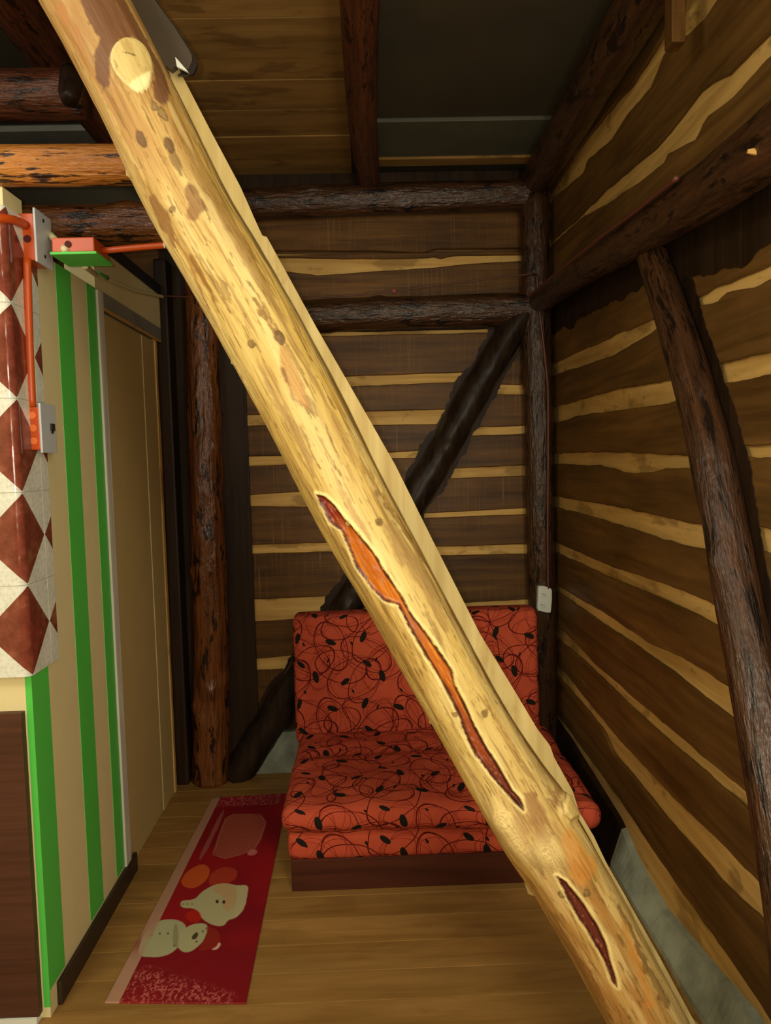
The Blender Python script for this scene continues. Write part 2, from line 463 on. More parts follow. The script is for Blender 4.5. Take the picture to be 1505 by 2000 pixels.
# back wall
YP = YB-0.01
LS = [
 ([(480,503),(545,503),(700,506),(830,504),(850,502),(860,506),(880,500),(1050,497)], [(480,530),(560,530),(620,538),(700,532),(760,528),(850,522),(920,515),(1050,508)]),
 ([(455,655),(623,649),(800,646),(965,642),(1060,640)], [(455,660),(623,654),(800,652),(965,648),(1060,646)]),
]
LL = [
 ([(456,738),(679,735),(902,727)], [(456,756),(679,755),(897,746)]),
 ([(453,812),(725,803),(870,800)], [(453,832),(540,830),(735,830),(858,828)]),
 ([(453,893),(549,890),(753,884),(818,880)], [(456,911),(563,907),(763,895),(818,895)]),
 ([(456,970),(540,963),(595,960),(760,955)], [(456,988),(600,990),(760,976)]),
 ([(458,1065),(646,1060),(700,1059)], [(458,1083),(651,1077),(700,1076)]),
 ([(465,1172),(560,1168),(653,1163)], [(465,1216),(586,1209),(642,1193),(660,1193)]),
 ([(467,1290),(575,1280)], [(467,1312),(545,1307),(575,1306)]),
]
LR_ = [
 ([(974,751),(1037,753)], [(972,770),(1037,770)]),
 ([(921,835),(1039,831)], [(921,851),(1042,846)]),
 ([(874,916),(1037,908)], [(874,935),(930,932),(1042,928)]),
 ([(820,1003),(1032,992)], [(820,1012),(1037,1004)]),
 ([(800,1069),(1037,1063)], [(800,1086),(1037,1081)]),
 ([(700,1185),(911,1177),(1037,1170)], [(700,1200),(916,1193),(1037,1188)]),
]
bw = MB().box((-1.9, YB+0.02, 0), (1.0, YB+0.12, ZC)).build('wall_back', DK[0])
tag(bw, kind='structure', label='back wall of dark stained boards with bare strips between')
mB = lambda u, d, z: (u, YB+d, z)
def rows(strips, u, ztop, zbot, seed, drk=DK[0]):
    prev = np.full(len(u), ztop)
    for k, (a, b) in enumerate(strips):
        zt = ev(curve(a, 1, YP, 0), u); zb = ev(curve(b, 1, YP, 0), u)
        waney('board', u, prev, zt, mB, 0.0, -0.012, drk, bw, 0.003, seed+k)
        waney('bare_board', u, zt+0.02, zb-0.02, mB, 0.018, 0.0005, PL[0], bw, 0, seed+k, 'bare unpainted strip of board')
        prev = np.minimum(zb, zt-0.006)
    if zbot is not None:
        waney('board', u, prev, np.full(len(u), zbot), mB, 0.0, -0.012, drk, bw, 0.003, seed+30)
    return prev
uF = np.linspace(-0.60, 0.89, 50)
z0 = np.full(50, ZC-0.002); z1 = np.full(50, at(1, YP, 800, 413)[2])
waney('board', uF, z0, z1, mB, 0.0, -0.012, BLKX, bw, 0.002, 3, 'nearly black top board')
z2 = ev(curve([(480,489),(700,490),(830,493),(850,486),(1050,484)], 1, YP, 0), uF)
waney('board', uF, z1-0.002, z2, mB, 0.0, -0.014, DK[0], bw, 0.003, 4)
pv = rows(LS[:1], uF, float(z2.min())-0.002, None, 10)
z3 = np.full(50, at(1, YP, 800, 608)[2])
waney('board', uF, pv, z3, mB, 0.0, -0.012, DK[0], bw, 0.003, 5)
zt, zb = ev(curve(LS[1][0], 1, YP, 0), uF), ev(curve(LS[1][1], 1, YP, 0), uF)
waney('board', uF, z3-0.002, zt, mB, 0.0, -0.012, BLKX, bw, 0.003, 6)
waney('bare_board', uF, zt+0.02, zb-0.02, mB, 0.018, 0.0005, PL[0], bw, 0, 7, 'bare unpainted strip of board')
# left section ends under the brace, right section starts there
BR = [(1002, 640), (925, 770), (863, 885), (800, 990), (690, 1165), (595, 1305), (478, 1490)]
brw = np.array([at(1, YB-0.06, *p) for p in BR])
def brx(z): return float(np.interp(z, brw[::-1, 2], brw[::-1, 0]))
def section(strips, side, seed):
    ztop = float(zb.min())-0.001
    bounds = []
    for a, b in strips: bounds.append((curve(a, 1, YP, 0), curve(b, 1, YP, 0)))
    prevf = lambda u: ev((cv_top[0], cv_top[1]), u)
    cv_top = (np.array([-1.0, 1.0]), np.array([ztop, ztop]))
    prevc = cv_top
    for k in range(len(bounds)+1):
        if k < len(bounds):
            tc, bc = bounds[k]; zm = float(np.mean(tc[1]))
        else:
            tc = (np.array([-1, 1.0]), np.array([0.20, 0.20])); bc = None; zm = 0.2
        xs = brx((float(np.mean(prevc[1]))+zm)/2)
        u = np.linspace(-0.60, xs, 26) if side == 'L' else np.linspace(xs, 0.89, 26)
        if abs(u[-1]-u[0]) > 0.02:
            waney('board', u, ev(prevc, u), ev(tc, u), mB, 0.0, -0.012, DK[0], bw, 0.003, seed+k)
        if bc is not None:
            xs = brx(zm); u = np.linspace(-0.60, xs, 26) if side == 'L' else np.linspace(xs, 0.89, 26)
            waney('bare_board', u, ev(tc, u)+0.015, ev(bc, u)-0.015, mB, 0.018, 0.0005, PL[0], bw, 0, seed+k, 'bare unpainted strip of board')
            prevc = bc
section(LL, 'L', 50)
section(LR_, 'R', 80)
# left stretch of the back wall, grey board above the side wall
tag(MB().box((-1.9, YB-0.03, 2.55), (-0.6, YB, ZC)).build('board', GREYD, bw), 'grey board above the side wall')
kb2 = MB()
pts = [(-0.66, 0), (-0.62, 0.075), (-0.55, 0.15), (-0.47, 0.2), (-0.2, 0.21), (0.88, 0.2), (0.88, 0)]
kb2.poly([(x, YB-0.001, z) for x, z in pts], (0, -0.045, 0))
tag(kb2.build('trim_2', CONC), kind='structure', label='grey concrete footing under the back wall beside the sofa')

# ------------------------------------------------------------------ left wall
wl = MB().box((XL-0.1, 2.03, 0), (XL, 2.14, 2.215)).box((XL-0.1, 2.14, 0), (XL, 2.684, 2.105)).box((XL-0.1, 2.684, 2.105), (XL, 3.52, 2.255)).box((XL-0.1, 2.684, 0), (XL-0.05, 3.52, 2.105)).build('wall_left', CREAM)
tag(wl, kind='structure', label='cream partition wall with green vertical stripes')
wf = MB().box((-1.9, 2.03, 0), (XL-0.1, 2.13, 2.215)).build('wall_side_room', CREAM)
tag(wf, kind='structure', label='cream wall of the side room facing the camera')
for (y0, y1, z0_, z1_, lb) in ((2.031, 2.137, 0.075, 0.955, 'broad green stripe at the wall corner'), (2.345, 2.463, 0.075, 2.104, 'middle green stripe'), (2.598, 2.684, 0.075, 2.104, 'green stripe beside the door trim')):
    tag(MB().box((XL, y0, z0_), (XL+0.0012, y1, z1_)).build('painted_stripe', GREEN, wl), lb)
tag(MB().box((XL-0.016, 2.0285, 0.03), (XL+0.0012, 2.031, 0.955)).build('painted_corner_bead', GREEN, wl), 'green painted corner edge')
tr = MB().box((XL-0.03, 2.686, 0.0), (XL+0.008, 2.742, 2.10), bev=0.003).build('trim_3', WHITEP)
tag(tr, kind='structure', label='worn white door casing on the striped wall')
bb = MB().box((XL, 2.075, 0.0), (XL+0.014, 2.79, 0.068), bev=0.003).build('baseboard_left', BASEB)
tag(bb, kind='structure', label='dark baseboard under the striped wall')
# door
dr = empty('door_1', (XL-0.03, 3.1, 0), 'tan flush door in the left wall behind the striped partition', None)
dr['kind'] = 'structure'
MB().box((XL-0.048, 2.744, 0.0), (XL-0.018, 3.27, 2.045), bev=0.002).build('door_leaf', TAN, dr)
tag(MB().box((XL-0.048, 3.274, 0.0), (XL-0.016, 3.455, 2.045), bev=0.002).build('door_leaf', TAN, dr), 'narrow side leaf of the door')
V = []; F = []
yy = np.array([3.458, 3.47]); zz = np.linspace(0, 2.2, 60)
pw = [(XL-0.02, 3.457+0*q, q) for q in zz]
for q in zz:
    e = 3.478+0.014*float(fbm(np.array([[q*8, 1, 2]]), 3)[0])
    V += [(XL-0.048, 3.457, q), (XL-0.012, 3.457, q), (XL-0.012, e, q), (XL-0.048, e, q)]
for i in range(59):
    for j in range(4): F.append((i*4+j, i*4+(j+1) % 4, (i+1)*4+(j+1) % 4, (i+1)*4+j))
F += [(0, 1, 2, 3), (236, 237, 238, 239)]
tag(mk('door_stop', V, F, PL[2], dr), 'ragged-edged bare wood jamb')
hd = MB().box((XL-0.03, 2.744, 2.052), (XL+0.006, 3.5, 2.105), bev=0.003).build('door_header', GREYP, dr)
tag(hd, 'grey painted header board')
tag(MB().box((XL-0.004, 2.744, 2.044), (XL+0.006, 3.5, 2.0515)).build('header_batten', PL[1], dr), 'bare wood edge under the header')

# brown laminate panel and base
pn = MB().box((-1.9, 2.005, 0.02), (-0.925, 2.029, 0.858), bev=0.002).build('wainscot_panel', LAM)
tag(pn, 'dark brown laminate panel on the wall below the tiled column', 'panel')
tag(MB().box((-1.9, 2.0, 0.0), (-0.93, 2.029, 0.0195)).build('trim_4', PLATEW), kind='structure', label='white skirting under the brown panel')

# ------------------------------------------------------------------ tile print cladding on the column
tm = NT('tile_print')
tc = tm.n('ShaderNodeTexCoord'); sp = tm.n('ShaderNodeSeparateXYZ'); tm.l(tc.outputs['UV'], sp.inputs[0])
au = tm.math('ABSOLUTE', sp.outputs[0]); av = tm.math('ABSOLUTE', sp.outputs[1])
sm = tm.math('ADD', au, av)
dia = tm.math('LESS_THAN', sm, 0.490)
nz = tm.noise(tm.coord('Object', (1, 1, 1)), 26, 5, 0.65)
nz2 = tm.noise(tm.coord('Object', (1, 1, 1)), 90, 3, 0.6)
mar = tm.ramp(nz, [(0.3, lin((98, 42, 30))), (0.55, lin((126, 62, 46))), (0.75, lin((150, 92, 70)))])
wht = tm.ramp(nz2, [(0.3, lin((202, 204, 188))), (0.6, lin((226, 228, 214)))])
tm.color(tm.mix(dia, wht, mar)); tm.set('Roughness', 0.1); tm.set('Specular IOR Level', 0.6)
tm.bump(tm.noise(tm.coord('Object', (1, 1, 1)), 9, 2), 0.35, 0.01)
TILE = tm.m
GROUT = plain('grout', (170, 164, 146), 0.7)
cl = empty('tile_cladding', (-0.9, 2.0, 0.955), 'glossy maroon and white diamond tile cladding wrapped round the column corner at the far left', 'tiles')
XC, YC, CR = -0.892, 2.0, 0.022
def bend(s, off=0.0):
    # s<0 on the face towards the camera, s>0 on the side face ; rounded corner
    q = math.pi/2*CR
    if s <= -q/2: return (XC-CR+(s+q/2), YC-off)
    if s >= q/2: return (XC+off, YC+CR+(s-q/2))
    a = (s+q/2)/CR
    return (XC-CR+(CR+off)*math.sin(a), YC+CR-(CR+off)*math.cos(a))
TW = 0.2415
for row in range(5):
    zb_, zt_ = 0.955+row*TW, 0.955+(row+1)*TW
    for c_ in (-3, -2, -1, 0, 1):
        cs_ = 0.010+c_*TW
        s0, s1 = cs_-TW/2+0.0008, cs_+TW/2-0.0008
        if c_ == 1: s1 = 0.18
        if s0 < -0.95: continue
        ns, nzz = (6 if c_ == 0 else 2), 1
        ss = np.unique(np.r_[np.linspace(s0, s1, ns+1), np.linspace(-0.018, 0.018, 13) if c_ == 0 else []]); ns = len(ss)-1; zs = np.linspace(zb_+0.0008, zt_-0.0008, nzz+1)
        V = []; uv = []
        for lay, off in ((0, 0.0), (1, -0.010)):
            for s_ in ss:
                x_, y_ = bend(s_, off)
                for z_ in zs:
                    V.append((x_, y_, z_)); uv.append(((s_-cs_)/TW, (z_-(zb_+zt_)/2)/TW))
        F = []; N_ = (ns+1)*(nzz+1)
        for i in range(ns):
            for j in range(nzz):
                a = i*(nzz+1)+j
                F.append((a, a+nzz+1, a+nzz+2, a+1)); F.append((N_+a, N_+a+1, N_+a+nzz+2, N_+a+nzz+1))
        for i in range(ns):
            a = i*(nzz+1); F.append((a, N_+a, N_+a+nzz+1, a+nzz+1)); a += nzz; F.append((a, a+nzz+1, N_+a+nzz+1, N_+a))
        for j in range(nzz):
            a = j; F.append((a, a+1, N_+a+1, N_+a)); a = ns*(nzz+1)+j; F.append((a, N_+a, N_+a+1, a+1))
        mk('tile', V, F, TILE, cl, False, uv=uv)
# grout bed behind tiles
V = []; F = []
ss = np.linspace(-0.95, 0.18, 60)
for s_ in ss:
    for off in (-0.0015, -0.0125):
        x_, y_ = bend(s_, off)
        for z_ in (0.956, 0.955+5*TW-0.001): V.append((x_, y_, z_))
for i in range(59):
    a = i*4; F += [(a, a+4, a+5, a+1), (a+2, a+3, a+7, a+6), (a, a+2, a+6, a+4), (a+1, a+5, a+7, a+3)]
F += [(0, 1, 3, 2), (236, 238, 239, 237)]
mk('grout_bed', V, F, GROUT, cl)

# ------------------------------------------------------------------ structural logs
def L(*a): return a
o = logobj('ceiling_joist', [(0.012, -1.2, 2.765), (0.014, 2.0, 2.765), (0.02, 3.0, 2.765), (0.045, 3.63, 2.765)], [0.058, 0.056, 0.055, 0.052], VARN_RED, nseg=24, seed=1, rough=0.09, knots=5)
tag(o, 'reddish brown round log joist running under the middle of the ceiling to the back wall', 'log')
o = logobj('ceiling_joist', [(-0.93, -1.2, 2.76), (-0.93, 2.0, 2.76), (-0.95, 3.6, 2.765)], 0.065, VARN_RED, nseg=24, seed=2, rough=0.12, knots=6)
tag(o, 'dark red round log joist at the top left corner, behind the leaning log', 'log')
o = logobj('corner_log', [(0.80, -1.2, 2.75), (0.80, 2.2, 2.75), (0.81, 3.65, 2.75)], 0.075, VARN_DK, nseg=24, seed=3, rough=0.08)
tag(o, 'nearly black log along the top of the right wall under the ceiling', 'log')
o = logobj('cross_log', [(-1.85, 2.30, 2.575), (-1.2, 2.30, 2.57), (-0.78, 2.31, 2.565)], 0.066, VARN_RED, nseg=26, seed=4, rough=0.14, knots=4)
tag(o, 'rough red-brown log stub at the top left with a dark sawn branch', 'log')
kb_ = logobj('branch_stub', [(-0.80, 2.27, 2.60), (-0.79, 2.215, 2.53), (-0.785, 2.20, 2.50)], [0.034, 0.03, 0.022], BLK, o, nseg=14, step=0.012, seed=5, rough=0.1)
tag(kb_, 'dark sawn branch stub')
o = logobj('lintel_log', [(-1.85, 2.03, 2.268), (-1.1, 2.03, 2.268), (-0.42, 2.03, 2.262)], 0.05, VARN_OR, nseg=30, step=0.015, seed=6, rough=0.07, knots=4)
tag(o, 'orange peeled log with dark bark scraps resting on the cream wall', 'log')
o = logobj('lintel_log', [(-1.85, 2.72, 2.325), (-1.0, 2.72, 2.325), (-0.50, 2.72, 2.32)], 0.068, VARN, nseg=30, step=0.015, seed=7, rough=0.09, knots=8)
tag(o, 'glossy dark red-brown log above the orange conduit and the striped wall', 'log')
YT = YB-0.07
def tz(y): return float(at(1, YT-0.05, 800, y)[2])
o = logobj('wall_log', [(-0.84, YT, tz(390)), (0.1, YT, tz(380)), (0.84, YT, tz(378))], 0.07, VARN_DK, nseg=28, seed=8, rough=0.08, knots=5)
tag(o, 'dark round log across the top of the back wall just under the ceiling', 'log')
o = logobj('wall_log', [(-0.70, YT, tz(612)), (0.2, YT, tz(606)), (0.84, YT, tz(604))], 0.074, VARN_DK, nseg=28, seed=9, rough=0.07, knots=4)
tag(o, 'dark glossy round log across the back wall at head height under a thin cable', 'log')
# diagonal brace, back wall
P = [at(1, YB-0.075, *p) for p in [(1030, 600)] + BR] 
P[0] = P[0]+np.array([0.01, 0, 0.0])
P.append(P[-1]+np.array([-0.045, 0, -0.07]))
o = logobj('diagonal_brace', P, [0.06, 0.064, 0.068, 0.070, 0.07, 0.068, 0.072, 0.075, 0.07], BLK, nseg=28, step=0.012, seed=10, rough=0.10, knots=9, freq=11)
tag(o, 'black tarred timber brace slanting across the back wall behind the sofa', 'brace')
# ragged tar painted past the timbers on to the boards
def smear(path, half, amp, plane, parent, label, seed, frac=1.0, fr=14):
    dz_ = 0.0022*(seed == 8)
    cs2 = np.array(path); Lq = np.r_[0, np.cumsum(np.linalg.norm(np.diff(cs2, axis=0), axis=1))]
    N2 = 240
    tq = np.linspace(0, Lq[-1]*frac, N2); Cq = np.stack([np.interp(tq, Lq, cs2[:, k]) for k in range(3)], 1)
    ax = 1 if plane == 'back' else 0
    Cq[:, ax] = 0
    dq = np.gradient(Cq, axis=0); dq /= np.linalg.norm(dq, axis=1)[:, None]
    nq = np.cross(dq, np.eye(3)[ax])
    base = (YB-0.0125) if plane == 'back' else (XR-0.0125-dz_)
    V = []; F = []
    n1 = fbm(np.stack([tq*fr, tq*0+seed, tq*0], 1), 4, 0.7)-0.45; n2_ = fbm(np.stack([tq*fr, tq*0+seed+9, tq*0], 1), 4, 0.7)-0.45
    for k in range(N2):
        for q_, dd in ((half+amp*n1[k]*2, 0), (-half-amp*n2_[k]*2, 0), (-half-amp*n2_[k]*2, -0.002), (half+amp*n1[k]*2, -0.002)):
            p = Cq[k]+nq[k]*q_; p[ax] = base+dd; V.append(tuple(p))
    for k in range(N2-1):
        for j_ in range(4): F.append((k*4+j_, k*4+(j_+1) % 4, (k+1)*4+(j_+1) % 4, (k+1)*4+j_))
    F += [(0, 1, 2, 3), tuple(4*(N2-1)+q for q in range(4))]
    o = mk('tar_smear', V, F, BLKX, parent); tag(o, label)
smear(P, 0.088, 0.03, 'back', bw, 'black tar brushed past the brace on to the boards', 1, 0.97)
# diagonal brace, right wall
P = [at(0, XR-0.06, *p) for p in [(1272, 500), (1338, 700), (1386, 875), (1437, 1150), (1467, 1300), (1500, 1480)]]
d_ = (P[-1]-P[-2]); P.append(P[-1]+d_*1.5); q = P[-1]; P.append(np.array([q[0], q[1]-0.1, 0.0]))
o = logobj('diagonal_brace', P, [0.042, 0.048, 0.05, 0.052, 0.052, 0.055, 0.06, 0.06], VARN_DK, nseg=28, step=0.015, seed=11, rough=0.12, knots=7, freq=5)
tag(o, 'dark round timber brace slanting down the right wall across the bare strips', 'brace')
smear(P, 0.066, 0.025, 'right', wr, 'dark stain brushed past the brace on to the boards', 5)
# beam on the right wall
o = logobj('wall_beam', [(0.81, 3.66, 2.20), (0.815, 3.0, 2.185), (0.81, 2.3, 2.135), (0.81, 1.8, 2.10), (0.80, 1.5, 2.09), (0.81, -1.2, 2.08)], [0.05, 0.058, 0.062, 0.064, 0.066, 0.066], VARN_DK, nseg=30, step=0.025, seed=12, rough=0.09, knots=8)
tag(o, 'dark round log beam along the right wall with a pale broken knot', 'log')
smear([(0.81, 3.64, 2.15), (0.815, 3.0, 2.14), (0.81, 2.3, 2.10), (0.81, 1.8, 2.05), (0.80, 1.5, 2.03), (0.81, -1.2, 2.02)], 0.10, 0.05, 'right', wr, 'dark stain brushed below the log beam', 8, 1.0, 6)
kp = at(0, 0.735, 1465, 297)
kk = MB(); kk.cyl(kp+np.array([0.03, 0, 0]), kp+np.array([-0.004, 0.004, 0.003]), 0.011, 7, 0, 0.004)
tag(kk.build('broken_knot', PL[1], o), 'pale broken branch knot')
# corner posts
o = logobj('corner_post', [(0.815, 3.60, 0.0), (0.812, 3.60, 1.0), (0.805, 3.60, 2.0), (0.80, 3.60, 2.68)], [0.062, 0.066, 0.068, 0.066], VARN_DK, nseg=26, seed=13, rough=0.08, knots=6)
tag(o, 'dark log post in the right back corner carrying the white socket', 'post')
xs = [at(1, 3.50, *p)[0] for p in [(388, 640), (393, 900), (404, 1200), (408, 1500)]]
o = logobj('corner_post', [(xs[3]-0.01, 3.58, 0.0), (xs[3], 3.58, 0.2), (xs[2], 3.58, 0.75), (xs[1], 3.58, 1.5), (xs[0], 3.58, 2.1), (xs[0], 3.58, 2.5)], [0.09, 0.084, 0.080, 0.078, 0.076, 0.072], VARN, nseg=34, step=0.014, seed=14, rough=0.1, knots=10, freq=5)
tag(o, 'glossy knotty red-brown log post in the left back corner', 'post')
o = MB().box((-0.93, 3.648, 0.0), (-0.555, 3.6665, 2.6), bev=0.004).box((-0.93, 3.53, 0.0), (-0.872, 3.645, 2.42), bev=0.01).build('post_backing', BLKX)
tag(o, 'near-black boards behind and left of the knotty corner post', 'board')
o = MB().box((0.79, 1.98, 2.52), (0.825, 2.03, 2.70), bev=0.004).build('hanging_block', DK[2])
tag(o, 'short dark wood block nailed below the ceiling corner log on the right wall', 'block')

# ------------------------------------------------------------------ leaning log (hero)
cl_px = [(-30, -400), (60, -200), (110, -100), (168, 0), (270, 200), (364, 400), (484, 600), (592, 800), (692, 1000), (805, 1200), (916, 1400), (988, 1520), (1050, 1620), (1100, 1700), (1158, 1800), (1212, 1900), (1266, 2000), (1440, 2330)]
wd_px = [168, 166, 165, 163, 163, 166, 168, 172, 170, 164, 162, 174, 184, 172, 172, 170, 170, 172]
YLG = 1.55
CP = np.array([at(1, YLG, *p) for p in cl_px])
Lc = np.r_[0, np.cumsum(np.linalg.norm(np.diff(CP, axis=0), axis=1))]
nU, nT = 1250, 240
tt = np.linspace(0, Lc[-1], nU)
C_ = np.stack([np.interp(tt, Lc, CP[:, i]) for i in range(3)], 1)
ker = np.hanning(91); ker /= ker.sum()
for i in (0, 2):
    C_[:, i] = np.convolve(np.pad(C_[:, i], 45, mode='reflect', reflect_type='odd'), ker, 'valid')
Wp = np.interp(tt, Lc, wd_px); Wp = np.convolve(np.pad(Wp, 45, mode='edge'), ker, 'valid')
Rlog = Wp*0.878/FPX*YLG/2*1.03
T_ = np.gradient(C_, axis=0); T_ /= np.linalg.norm(T_, axis=1)[:, None]
W_ = np.stack([-T_[:, 2], 0*T_[:, 0], T_[:, 0]], 1)      # to the right/up of the axis, in the XZ plane
W_ *= np.sign(W_[:, :1])
def to_log(x, y):
    """photo pixel -> (length along the log, arc position) on its camera-facing skin"""
    yp = YLG-0.075
    for _ in range(5):
        p = at(1, yp, x, y)
        k = int(np.argmin((C_[:, 0]-p[0])**2 + (C_[:, 2]-p[2])**2))
        for __ in range(2):
            s_ = float(np.dot(p-C_[k], W_[k])); 
        dt = float(np.dot(p-C_[k], T_[k]))
        s1 = max(-0.97, min(0.97, s_/Rlog[k]))
        yp = YLG-Rlog[k]*math.sqrt(1-s1*s1)
    return tt[k]+dt, math.asin(s1)*Rlog[k]
def chaikin(P, it=2):
    P = np.asarray(P, float)
    for _ in range(it):
        Q = np.roll(P, -1, axis=0); P = np.stack([0.75*P+0.25*Q, 0.25*P+0.75*Q], 1).reshape(-1, P.shape[1])
    return P
def plog(pts): return np.array([to_log(*p) for p in pts])
def sdpoly(poly, U, A):
    """signed distance, negative inside"""
    d2 = np.full(U.shape, 1e9); ins = np.zeros(U.shape, bool)
    n_ = len(poly)
    for i in range(n_):
        a, b = poly[i], poly[(i+1) % n_]
        e = b-a; wx, wy = U-a[0], A-a[1]
        h = np.clip((wx*e[0]+wy*e[1])/max(1e-12, e@e), 0, 1)
        d2 = np.minimum(d2, (wx-e[0]*h)**2+(wy-e[1]*h)**2)
        c1 = (a[1] <= A) != (b[1] <= A)
        with np.errstate(divide='ignore', invalid='ignore'):
            xi = a[0]+(A-a[1])/(b[1]-a[1]+1e-15)*e[0]
        ins ^= c1 & (U < xi)
    d = np.sqrt(d2); return np.where(ins, -d, d)
th = np.linspace(-np.pi, np.pi, nT, endpoint=False)
UU, TT = np.meshgrid(tt, th, indexing='ij'); AA = TT*Rlog[:, None]
# noise fields in (u, around) space
def nf(fu, fa, seed, oct=4, g_=0.55):
    return fbm(np.stack([UU*fu+seed*3.7, np.cos(TT)*fa*0.075+seed, np.sin(TT)*fa*0.075+seed*2], 2), oct, g_)
jag = (nf(60, 160, 3, 3)-0.5)
jagf = (nf(160, 380, 8, 3)-0.5)
scar1 = plog([(618,965),(625,984),(645,1022),(665,1034),(680,1068),(697,1110),(728,1152),(750,1172),(778,1182),(795,1218),(816,1254),(851,1313),(876,1355),(896,1397),(914,1446),(928,1474),(963,1520),(998,1558),(1022,1582),(1016,1560),(1000,1544),(977,1502),(949,1460),(928,1421),(914,1390),(889,1338),(882,1310),(861,1278),(840,1247),(802,1198),(781,1159),(756,1124),(732,1082),(718,1065),(690,1030),(672,1012),(658,993),(637,970)])
scar2 = plog([(1086,1710),(1097,1731),(1113,1763),(1129,1793),(1147,1819),(1166,1851),(1182,1880),(1195,1918),(1206,1930),(1204,1920),(1193,1883),(1183,1843),(1169,1814),(1147,1777),(1123,1745),(1105,1722)])
sd1 = sdpoly(scar1, UU, AA)+jag*0.004+jagf*0.003
sd2 = sdpoly(scar2, UU, AA)+jag*0.004+jagf*0.003
barkp = plog([(150,-60),(158,0),(174,45),(196,72),(184,110),(190,150),(203,178),(214,165),(216,110),(230,78),(256,72),(280,88),(296,125),(300,190),(318,206),(330,196),(322,150),(290,90),(262,40),(240,0),(225,-60)])
sdb = sdpoly(barkp, UU, AA)+jag*0.014+jagf*0.004
knot1 = plog([(236,76),(256,75),(275,85),(290,105),(297,130),(295,160),(285,178),(268,182),(245,165),(228,145),(217,125),(217,100)])
sdk = sdpoly(chaikin(knot1), UU, AA)
fresh = plog([(258,160),(295,140),(292,180),(270,190),(252,172)])
sdf = sdpoly(fresh, UU, AA)
knot2 = plog([(1098,1553),(1112,1551),(1126,1562),(1130,1580),(1124,1596),(1108,1602),(1096,1590),(1092,1570)])
sdk2 = sdpoly(knot2, UU, AA)
# displacement
disp = (nf(2.2, 16, 1, 3)-0.5)*0.010 + (nf(9, 70, 2, 4)-0.5)*0.0035 + (nf(30, 200, 5, 3)-0.5)*0.0012
sm = lambda d, a, b: np.clip((d-a)/(b-a), 0, 1)**2*(3-2*np.clip((d-a)/(b-a), 0, 1))
for sd in (sd1, sd2):
    disp += -0.006*(1-sm(sd, -0.005, 0.001)) + 0.0022*np.exp(-((sd-0.003)/0.003)**2)
flat = 1-sm(sdk, -0.002, 0.004)
disp = disp*(1-flat)+0.006*flat - 0.002*np.exp(-(sdk/0.0016)**2)
f2 = 1-sm(sdk2, -0.006, 0.010)
disp = disp+0.012*f2 - 0.003*np.exp(-(sdk2/0.0018)**2)
# whorled lumps near the bottom, two steps where branches were trimmed
lumps = [((985,1605), 0.030, 0.012), ((1065,1668), 0.028, 0.007), ((1010,1650), 0.03, 0.006), ((345,415), 0.014, 0.006), ((400,395), 0.03, 0.005), ((1095,1545), 0.03, 0.006), ((1140,1680), 0.05, 0.006), ((100,0), 0.05, 0.004)]
lump_c = []
for (p, r_, h_) in lumps:
    u0, a0 = to_log(*p); d_ = np.sqrt((UU-u0)**2*0.7+(AA-a0)**2); disp += h_*np.exp(-(d_/r_)**2); lump_c.append(d_)
# colour
def c3(c): return np.array(lin(c)[:3])
def mixc(C0, c, m): return C0*(1-m[..., None])+c3(c)*m[..., None]
st = nf(2.6, 60, 11, 5, 0.6); st2 = nf(7, 150, 12, 4, 0.6); big = nf(1.3, 10, 13, 3)
un = (UU-to_log(168, 0)[0])/(to_log(1266, 2000)[0]-to_log(168, 0)[0])
col = np.zeros(UU.shape+(3,))+c3((192, 162, 88))
col = mixc(col, (214, 188, 116), sm(big, 0.45, 0.62)*0.8)
# top and bottom are more orange than the middle
endm = np.clip(sm(un, 0.24, 0.05)+sm(un, 0.70, 0.84), 0, 1) if False else np.clip((1-sm(un, 0.02, 0.30))+sm(un, 0.68, 0.86), 0, 1)
col = mixc(col, (164, 116, 58), endm*(0.5+0.45*sm(nf(4, 30, 21, 3), 0.4, 0.6)))
# right flank keeps its bast: olive brown
fl_ = sm(AA/Rlog[:, None], 0.35, 0.95)*(1-sm(AA/Rlog[:, None], 2.2, 2.8))
col = mixc(col, (204, 168, 78), fl_*0.5)
col = mixc(col, (120, 84, 40), sm(st+0.06*fl_, 0.57, 0.64)*0.62)
col = mixc(col, (142, 104, 52), sm(st2+0.05*fl_, 0.60, 0.70)*0.6)
col = mixc(col, (224, 202, 136), sm(nf(2.4, 26, 61, 5, 0.6), 0.47, 0.56)*0.45)
col = mixc(col, (176, 138, 74), sm(nf(3.0, 44, 64, 5, 0.66), 0.58, 0.61)*0.55)
col = mixc(col, (112, 82, 36), sm(nf(22, 230, 62, 3, 0.6), 0.68, 0.72)*0.7)
col = mixc(col, (128, 96, 44), sm(nf(8, 130, 63, 5, 0.65), 0.625, 0.66)*0.55)
# dark rind along the right edge, part bark residue, part shading in the colour
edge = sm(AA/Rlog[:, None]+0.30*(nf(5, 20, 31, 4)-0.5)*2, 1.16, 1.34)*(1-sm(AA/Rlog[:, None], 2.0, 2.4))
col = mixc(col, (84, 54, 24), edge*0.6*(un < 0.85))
col = mixc(col, (158, 116, 62), (1-sm(un, 0.0, 0.16))*0.55)
back = sm(np.abs(TT), 1.9, 2.4); col = mixc(col, (110, 76, 36), back*0.6)
